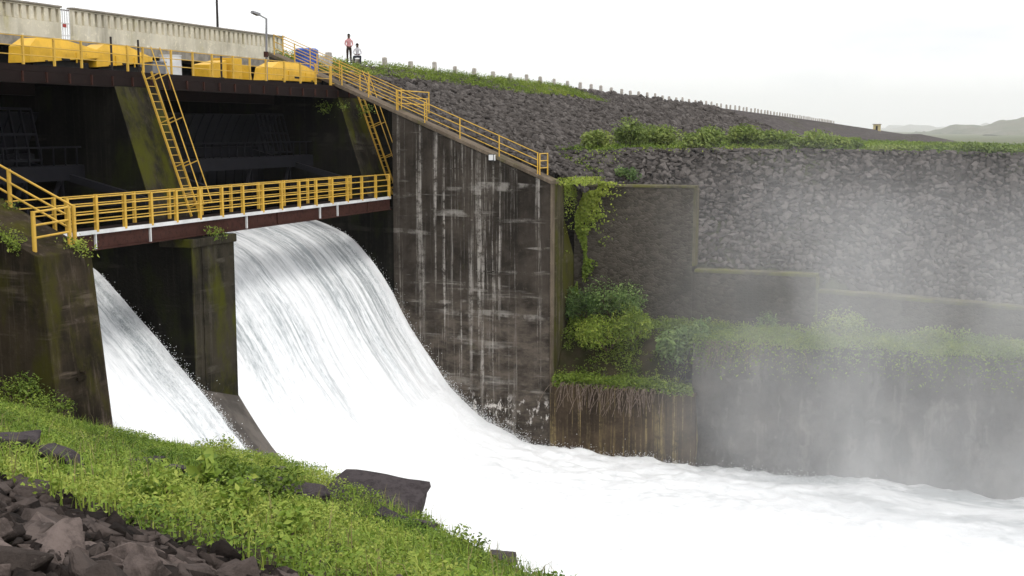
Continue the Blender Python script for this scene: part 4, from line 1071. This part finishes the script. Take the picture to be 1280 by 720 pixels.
# ------------------------------------------------------------------ vegetation
def tufts(n, bx0, bx1, by0, by1, ok, zf, k, h, r, lsize):
    x = rng.uniform(bx0, bx1, n); y = rng.uniform(by0, by1, n); m = ok(x, y); x, y = x[m], y[m]; z = zf(x, y)
    hh = h(x, y) if callable(h) else np.full(len(x), h)
    X = np.repeat(x, k) + rng.normal(0, r, len(x)*k); Y = np.repeat(y, k) + rng.normal(0, r, len(x)*k)
    Z = np.repeat(z, k) + np.repeat(hh, k) * rng.random(len(x)*k)**.7
    return np.stack([X, Y, Z], 1), lsize * rng.lognormal(0, .25, len(X)), np.repeat(np.arange(len(x)), k)
def bank_ok(x, y):
    z = bank_z(x, y)
    dens = smooth(fbm(x * .8 + 31, y * .8, 3), -.24, .02)
    return (rip_off(x, y) > .15 * rng.random(len(x))) & (edge_off(x, y) < .8) & ~((x < 3.15) & (y > YN - .05)) & in_view(x, y, z, 150) & (rng.random(len(x)) < .12 + .88 * dens) & (np.hypot(x - CAM[0], y - CAM[1]) > 3)
hw = lambda x, y: .08 + .62 * np.clip(fbm(x * .9, y * .9 + 50, 4) + .26, 0, 1)
C, L, ci = tufts(60000, -4, 40, -53, -24, bank_ok, bank_z, 17, hw, .085, .050)
tn = .52 + fbm(C[:, 0] * .45 + 3, C[:, 1] * .45, 4) * 1.9 + (rng.random(ci.max() + 1)[ci] - .5) * .45 + rng.normal(0, .12, len(C))
tag(leaves("weeds", C, L, m_weed, None, tn, .55, .75), kind='stuff')
x = rng.uniform(-4, 40, 70000); y = rng.uniform(-53, -24, 70000); m = bank_ok(x, y); x, y = x[m], y[m]
tag(blades("grass", np.stack([x, y, bank_z(x, y) - .02], 1), rng.uniform(.18, .5, len(x)), m_weed, None, .55 + fbm(x*.4, y*.4, 3) + rng.normal(0, .2, len(x)), .4, .007), kind='stuff')

x = rng.uniform(-4, 40, 16000); y = rng.uniform(-53, -24, 16000); m = bank_ok(x, y) & (fbm(x * .6 + 70, y * .6, 3) > -.02); x, y = x[m], y[m]
tag(blades("dry_grass", np.stack([x, y, bank_z(x, y) - .02], 1), rng.uniform(.25, .65, len(x)), m_dryleaf, None, None, .5, .005), kind='stuff')
def plant(name, label, base, n, rx, rz, lsize, mat, cat="plant", group=None, asp=.5, lumps=5, stems=5, tint0=.45):
    t = empty(name, tuple(base), label, cat, group); base = np.array(base)
    cen = []; rad = []
    for i in range(lumps):
        a = rng.random() * 6.28; q = rng.random()**.5 * rx * .62
        cen.append(base + [math.cos(a) * q, math.sin(a) * q * .8, rz * rng.uniform(.38, .80)]); rad.append(rx * rng.uniform(.30, .55))
    cen = np.array(cen); rad = np.array(rad); k = rng.integers(0, lumps, n)
    d = rng.normal(size=(n, 3)); d /= np.linalg.norm(d, axis=1, keepdims=True); d[:, 2] *= min(1.2, rz / rx)
    P = cen[k] + d * (rad[k] * rng.random(n)**.45)[:, None]; P[:, 2] = np.maximum(P[:, 2], base[2] + .01)
    tt = tint0 + rng.normal(0, .18, n) + (rng.random(lumps)[k] - .5) * .5
    leaves("foliage", P, lsize * rng.lognormal(0, .25, n), mat, t, tt, asp, .45, d * .8)
    for i in range(min(stems, lumps)):
        p = cen[i]; mid = base * .5 + p * .5 + np.array([rng.normal(0, .06), rng.normal(0, .06), 0])
        MB().tube(base + [0, 0, -.08], mid, .022 * rx + .008, .014 * rx + .005, n=6).tube(mid, p, .014 * rx + .005, .006, n=6).build("stem", m_twig, t)
    return t
def onb(px, py, d): p = hD(px, py, d); return (p[0], p[1], float(bank_z(p[0:1], p[1:2])[0]))
for (px, py, d, lab, rx, rz, n, ls, tt, mt) in (
        (250, 640, 16.5, "broad-leaved young plant with large pale green leaves among the weeds", .34, .55, 46, .24, .62, m_weed),
        (345, 650, 16.2, "dark green bushy weed on the slope above the water", .5, .75, 620, .075, .22, m_vine),
        (200, 668, 12.2, "leafy low shrub spilling to the loose stones", .42, .42, 420, .075, .5, m_weed),
        (300, 672, 12.6, "lush bright green leafy plant at the edge of the loose stones", .48, .5, 520, .08, .55, m_weed),
        (380, 690, 11.8, "dense bright green weed clump at the lower end of the loose stones", .45, .45, 480, .075, .6, m_weed),
        (440, 598, 27.5, "tuft of tall weeds on the bank crest above the long boulder", .4, .6, 260, .07, .7, m_weed),
        (590, 690, 18.5, "tuft of weeds by the small grey boulder", .5, .5, 320, .07, .45, m_vine),
        (60, 505, 33, "leafy green shrub against the foot of the brown side wall", .95, .85, 900, .085, .42, m_vine),
        (22, 500, 34, "taller leafy shrub against the brown side wall", .95, 1.0, 900, .085, .35, m_vine),
        (300, 640, 16.8, "dark leafy weed behind the bright green plant", .45, .6, 420, .075, .2, m_vine),
        (275, 567, 31, "clump of grass-green weeds before the divider pier", .8, .55, 500, .08, .7, m_weed)):
    plant("leafy_plant" if n < 100 else "weed_clump", lab, onb(px, py, d), n, rx, rz, ls, mt, "plant", "plants on the weedy bank", .6 if n < 100 else .5, 6, 4, tt)

# ledge and walls on the far side of the channel
def ledge_ok(x, y): return (rng.random(len(x)) < (.10 + .9 * smooth(fbm(x*.9, y*.9, 3), -.12, .16)) * (.85 + .15 * smooth(x, 14.5, 16.5))) & (y > .3)
C, L, ci = tufts(17000, 8.6, 42, .1, 4.0, ledge_ok, ledge_z, 9, lambda x, y: .12 + .42 * rng.random(len(x)), .12, .11)
tag(leaves("ledge_grass", C, L, m_vine, None, .45 + fbm(C[:, 0]*.5, C[:, 1]*.5, 3) * 1.2 + rng.normal(0, .15, len(C)), .45, .6), kind='stuff')
lz_ = lambda x, y: float(ledge_z(np.array([x]), np.array([y]))[0])
for (px, py, yy, lab, rx, rz, n, ls, mt, tt) in (
        (856, 455, 1.3, "rounded shrub with long glossy leaves on the ledge beside the tall masonry wall", 1.35, 2.1, 2300, .21, m_shrub, .62),
        (770, 430, 3.0, "dark spreading shrub at the foot of the tall masonry wall", 1.5, 1.9, 2200, .15, m_shrub, .45),
        (730, 440, 3.0, "dark leafy shrub beside the mossy buttress", 1.1, 1.6, 1500, .14, m_shrub, .4),
        (760, 462, 1.8, "bright green low shrub on the slope below the tall masonry wall", 1.7, 1.5, 2600, .13, m_vine, .45),
        (790, 452, 2.0, "low dense bush between the dark shrub and the rounded shrub", 1.4, 1.5, 2000, .13, m_vine, .35),
        (1060, 415, 3.0, "pale shrub in the spray before the lowest masonry wall", 1.4, 1.2, 1200, .14, m_vine, .45),
        (960, 412, 3.4, "small shrub at the foot of the middle masonry wall", .6, 1.0, 380, .12, m_shrub, .5),
        (1180, 412, 3.2, "misty low bush on the ledge further into the spray", 1.4, .8, 800, .14, m_vine, .5)):
    p = hY(px, py, yy); plant("shrub", lab, (p[0], yy, lz_(p[0], yy)), int(n * 1.25), rx * 1.15, rz * 1.1, ls, mt, "shrub", None, .42, 9, 6, tt + .12)
# overhanging plants and dry roots on the low wall
n = 4200; x = rng.uniform(8.7, 15.6, n); y = np.abs(rng.normal(0, .6, n)) - .28
C = np.stack([x, y, -12.18 + rng.random(n) * .42 - .5 * np.maximum(-y, 0) + fbm(x, x*0, 3) * .5], 1)
hp_ = empty("overhanging_plants", (12, .3, -12.2), "bright green plants spilling over the top of the ochre-streaked wall", "plants")
leaves("foliage", C, .13 * rng.lognormal(0, .25, n), m_vine, hp_, .35 + rng.normal(0, .2, n), .5, .6)
n = 5200; x = 15.5 + 27 * rng.random(n)**1.25; y = np.abs(rng.normal(0, .45, n)) - .45
C = np.stack([x, y, -9.72 + rng.random(n) * .30 - 1.3 * np.maximum(-y, 0)**1.0 * rng.random(n) * 3 + fbm(x * .8, x*0 + .4, 4) * .5], 1)
hq_ = empty("overhanging_plants", (22, .1, -9.8), "pale green plants trailing over the lip of the rock face in the spray", "plants")
leaves("foliage", C, .13 * rng.lognormal(0, .25, n), m_vine, hq_, .32 + fbm(x, y, 3) + rng.normal(0, .18, n), .45, .5)
rt_ = empty("hanging_roots", (12, -.05, -12.2), "tangle of dry brown roots hanging over the ochre-streaked wall", "roots")
mb = MB()
for i in range(95):
    x0 = rng.choice([9.6, 10.6, 11.3, 12.6, 13.4]) + rng.normal(0, .45); y0 = -.02; z0 = -12.1; Lr = rng.uniform(.5, 1.6); dx = rng.normal(-.15, .35)
    pts = [Vector((x0 + dx * f * Lr + .06 * math.sin(f * 5 + i), y0 - .28 * math.sin(min(1, f * 1.6) * 2.0) - .03, z0 + .12 * math.sin(f * 3.1) - Lr * f**1.5)) for f in np.linspace(0, 1, 6)]
    for a_, b_ in zip(pts[:-1], pts[1:]): mb.tube(a_, b_, .016, .011, n=4, caps=False)
tag(mb.build("root_strands", m_root, rt_), kind='stuff')
rt2 = empty("hanging_roots", (18, -.05, -9.8), "thin dry roots trailing over the lip of the misty rock face", "roots")
mb = MB()
for i in range(70):
    x0 = 16.2 + abs(rng.normal(0, 1.6)); Lr = rng.uniform(.4, 1.3); dx = rng.normal(-.2, .3)
    pts = [Vector((x0 + dx * f * Lr, .3 - .35 * math.sin(min(1, f * 1.6) * 2.0), -9.7 + .1 * math.sin(f * 3.1) - Lr * f**1.5)) for f in np.linspace(0, 1, 5)]
    for a_, b_ in zip(pts[:-1], pts[1:]): mb.tube(a_, b_, .016, .011, n=4, caps=False)
tag(mb.build("root_strands", m_root, rt2), kind='stuff')
# vine on the masonry wall and buttress top
vi = empty("creeper", (9, 3.9, -5), "bright green creeper spilling down the tall masonry wall beside the mossy buttress", "creeper")
n = 3600; zv = -2.6 - 5.8 * rng.random(n)**1.5; w = .30 + .95 * smooth(zv, -8.5, -3.5) ; x = 8.75 + np.abs(rng.normal(0, .55, n)) * w + .25 * np.sin(zv * 1.7)
k = (vn(x * 1.6, zv * 1.1) > .30)
C = np.stack([x, 3.93 - np.abs(rng.normal(0, .07, n)), zv], 1)[k]
leaves("foliage", C, .15 * rng.lognormal(0, .25, len(C)), m_vine, vi, np.clip(.35 + .55 * smooth(C[:, 2], -7, -2.6) + rng.normal(0, .15, len(C)), 0, 1), .6, .1, np.array([[0, -1.5, .4]]))
n = 900; C = np.stack([rng.uniform(8.35, 10.0, n), rng.uniform(.6, 4.3, n), -2.68 + rng.random(n) * .35], 1)
leaves("foliage", C, .12 * rng.lognormal(0, .25, n), m_vine, vi, .75 + rng.normal(0, .15, n), .5, .6)
n = 700; C = np.stack([8.50 + np.abs(rng.normal(0, .05, n)), rng.uniform(2.0, 4.0, n), -2.7 - rng.exponential(.5, n)], 1)
leaves("foliage", C, .11 * rng.lognormal(0, .25, n), m_vine, vi, .7 + rng.normal(0, .15, n), .5, .2, np.array([[1.2, 0, .4]]))
# creeper on the left wall
cl = empty("creeper", (.5, YN, -3.4), "green creeper hanging over the near edge of the brown side wall path", "creeper")
n = 2600; x = rng.uniform(-3.0, 1.9, n); zt = np.array([lwz(q) for q in x]); dz = rng.exponential(.55, n) * (.3 + 1.1 * smooth(-x, -1.6, .6))
C = np.stack([x, YN - .03 - np.abs(rng.normal(0, .08, n)), zt + .12 - dz], 1); k = vn(x * 1.7, C[:, 2] * 1.3) > .34
leaves("foliage", C[k], .075 * rng.lognormal(0, .25, k.sum()), m_vine, cl, .55 + rng.normal(0, .2, k.sum()), .5, .3, np.array([[0, -1, .4]]))
n = 1500; x = rng.uniform(-3.0, 1.7, n); yy = YN + np.abs(rng.normal(0, .28, n)); zt = np.array([lwz(q) for q in x])
C = np.stack([x, yy, zt + rng.random(n) * .18], 1); k = vn(x * 1.5, yy * 3) > .4
leaves("foliage", C[k], .07 * rng.lognormal(0, .25, k.sum()), m_vine, cl, .65 + rng.normal(0, .2, k.sum()), .5, .6)
def small_tuft(label, c, n, r, ls, mat=m_vine, tint=.5, asp=.4):
    c = np.array(c); t = empty("wall_plant", tuple(c), label, "plant")
    P = c + rng.normal(size=(n, 3)) * np.array([r, r, r * .7]) + [0, 0, r * .5]
    leaves("foliage", P, ls * rng.lognormal(0, .25, n), mat, t, tint + rng.normal(0, .2, n), asp, .5)
    MB().tube(c + [0, 0, -.1], c + [0, 0, r], .012, .006, n=5).build("stem", m_twig, t)
small_tuft("ferny plant on the bearing cap of the divider pier under the footbridge", (.40, -15.7, -4.0), 130, .19, .12, tint=.4)
small_tuft("grassy tuft at the end corner of the side wall below the footbridge end", (2.3, -25.6, -3.6), 240, .25, .11, tint=.75)
small_tuft("small tuft at the foot of the path railing post", (-.35, -25.4, lwz(-.35)), 90, .14, .08, tint=.6)
small_tuft("fern growing from the dark inner face of the abutment", tuple(hY(408, 138, -.05)), 170, .26, .14, tint=.35)
small_tuft("small fern on the sloping abutment nose", tuple(hX(430, 135, -2.3)), 60, .16, .10, tint=.35)
small_tuft("weedy tuft on the abutment nose under the ladder", tuple(hX(455, 140, -2.2)), 110, .25, .12, tint=.3)

# berm and crest
def berm_ok(x, y):
    z = emb_z(x, y); return (np.abs(z - berm_z(x, y)) < .12) & (x > 4.0) & (x < 15 + 40 * (1 - smooth(y, 26, 60))) & (rng.random(len(x)) < .4 + .6 * smooth(fbm(x*.25, y*.25, 3), -.2, .1))
C, L, ci = tufts(26000, 4, 42, 6, 95, berm_ok, emb_z, 7, lambda x, y: .10 + .30 * rng.random(len(x)), .16, .13)
tag(leaves("berm_grass", C, L, m_weed, None, .35 + fbm(C[:, 0]*.2, C[:, 1]*.2, 3) * 1.3 + rng.normal(0, .15, len(C)), .4, .6), kind='stuff')
def crest_ok(x, y):
    lim = -6.9 + 3.4 * vn(x * .3, y * .09) - .9
    return (x < lim) & (y < 56) & (rng.random(len(x)) < .35 + .65 * smooth(fbm(x*.4+9, y*.4, 3), -.2, .1))
C, L, ci = tufts(9000, -9.4, -3.2, 3, 60, crest_ok, emb_z, 9, lambda x, y: .12 + .35 * rng.random(len(x)), .14, .12)
tag(leaves("crest_grass", C, L, m_vine, None, .45 + fbm(C[:, 0]*.3, C[:, 1]*.3, 3) * 1.3 + rng.normal(0, .15, len(C)), .42, .6), kind='stuff')
bl = ["rounded dark green bush", "pale green bush", "low spreading bush", "tall dense bush", "ragged green bush"]
for i, (px, py, wpx, hpx, tt, where) in enumerate(((745, 184, 30, 18, .75, "at the embankment end of the berm strip"), (788, 184, 36, 28, .3, "between the bright end bush and the long hedge"), (830, 185, 44, 22, .55, "beside the darkest berm bush"),
        (880, 187, 44, 20, .45, "in the middle of the berm hedge"), (925, 187, 44, 22, .55, "where the berm hedge is thickest"), (965, 186, 40, 18, .5, "above the plume of spray"), (1005, 187, 44, 18, .55, "beyond the spray plume on the berm"),
        (1050, 187, 34, 13, .6, "just before the gap in the berm hedge"), (1068, 188, 16, 9, .12, "standing alone in the gap of the berm hedge"), (1105, 190, 40, 7, .7, "in bright grass on the berm"), (1150, 191, 50, 7, .5, "below the far end of the dam crest"),
        (1195, 194, 40, 7, .5, "where the dam crest meets the hill"), (1235, 195, 56, 11, .3, "in front of the hazy hill"), (1275, 196, 40, 7, .6, "at the foot of the hazy hill"))):
    p = hY(px, py, 13.5 + (i % 3) * 2.2); d = float((p - CAM) @ fw); y = p[1]; x = p[0]
    z = float(emb_z(np.array([x]), np.array([y]))[0]); rx = wpx * d / F / 2 * 1.5; rz = hpx * d / F * 1.25
    plant("bush", bl[i % 5] + " " + where, (x, y, z - .02), int(1100 + 900 * (wpx / 40)), rx * 1.1, rz, .15 + .0006 * d, m_bush, "bush", "bushes on the berm", .5, 9, 3, tt)
p = hX(785, 212, 5.0); q = hY(785, 214, 8.0); plant("bush", "dark bush growing among the riprap above the tall masonry wall", (q[0], 8.0, float(emb_z(np.array([q[0]]), np.array([8.0]))[0])), 700, .75, .8, .13, m_shrub, "bush", None, .5, 6, 3, .45)

# ------------------------------------------------------------------ spray mist over the channel and hazy air
def mist_obj():
    m = bpy.data.materials.new("spray_mist"); m.use_nodes = True; nt = m.node_tree; nt.nodes.clear()
    out = nt.nodes.new('ShaderNodeOutputMaterial'); pv = nt.nodes.new('ShaderNodeVolumePrincipled')
    pv.inputs['Color'].default_value = (.99, .995, 1, 1); pv.inputs['Anisotropy'].default_value = 0.0
    t = nt.nodes.new('ShaderNodeTexCoord'); v = t.outputs['Object']; xyz = sep(nt, v)
    def mp_(sc):
        p = nt.nodes.new('ShaderNodeMapping'); p.inputs['Scale'].default_value = sc; nt.links.new(v, p.inputs[0]); return p.outputs[0]
    pl = rng_map(nt, noise(nt, mp_((.27, .22, .15)), 1, 4, .55, .5), .36, .68, .30, 1)
    wz = mul(nt, rng_map(nt, xyz[2], -16, -2, 1, .30, False), rng_map(nt, xyz[2], -3.5, .5, 1, 0))
    ex = mul(nt, rng_map(nt, xyz[0], 13.2, 23), rng_map(nt, xyz[0], 40, 46, 1, 0))
    ey = mul(nt, rng_map(nt, xyz[1], -13, -8), rng_map(nt, xyz[1], 1.5, 6, 1, 0))
    d = mul(nt, mul(nt, mul(nt, pl, wz), mul(nt, ex, ey)), .076)
    nt.links.new(d, pv.inputs['Density']); nt.links.new(pv.outputs[0], out.inputs['Volume'])
    o = MB().box((13.0, -13.2, -17), (46.2, 6.2, .6)).build("mist", m); return tag(o, kind='stuff')
mist_obj()
def haze_obj():
    m = bpy.data.materials.new("hazy_air"); m.use_nodes = True; nt = m.node_tree; nt.nodes.clear()
    out = nt.nodes.new('ShaderNodeOutputMaterial'); pv = nt.nodes.new('ShaderNodeVolumePrincipled')
    pv.inputs['Color'].default_value = (.985, .99, 1, 1); pv.inputs['Density'].default_value = .00009
    nt.links.new(pv.outputs[0], out.inputs['Volume'])
    o = MB().box((-24100, -24100, -22), (24100, 24100, 620)).build("haze", m); return tag(o, kind='stuff')
haze_obj()
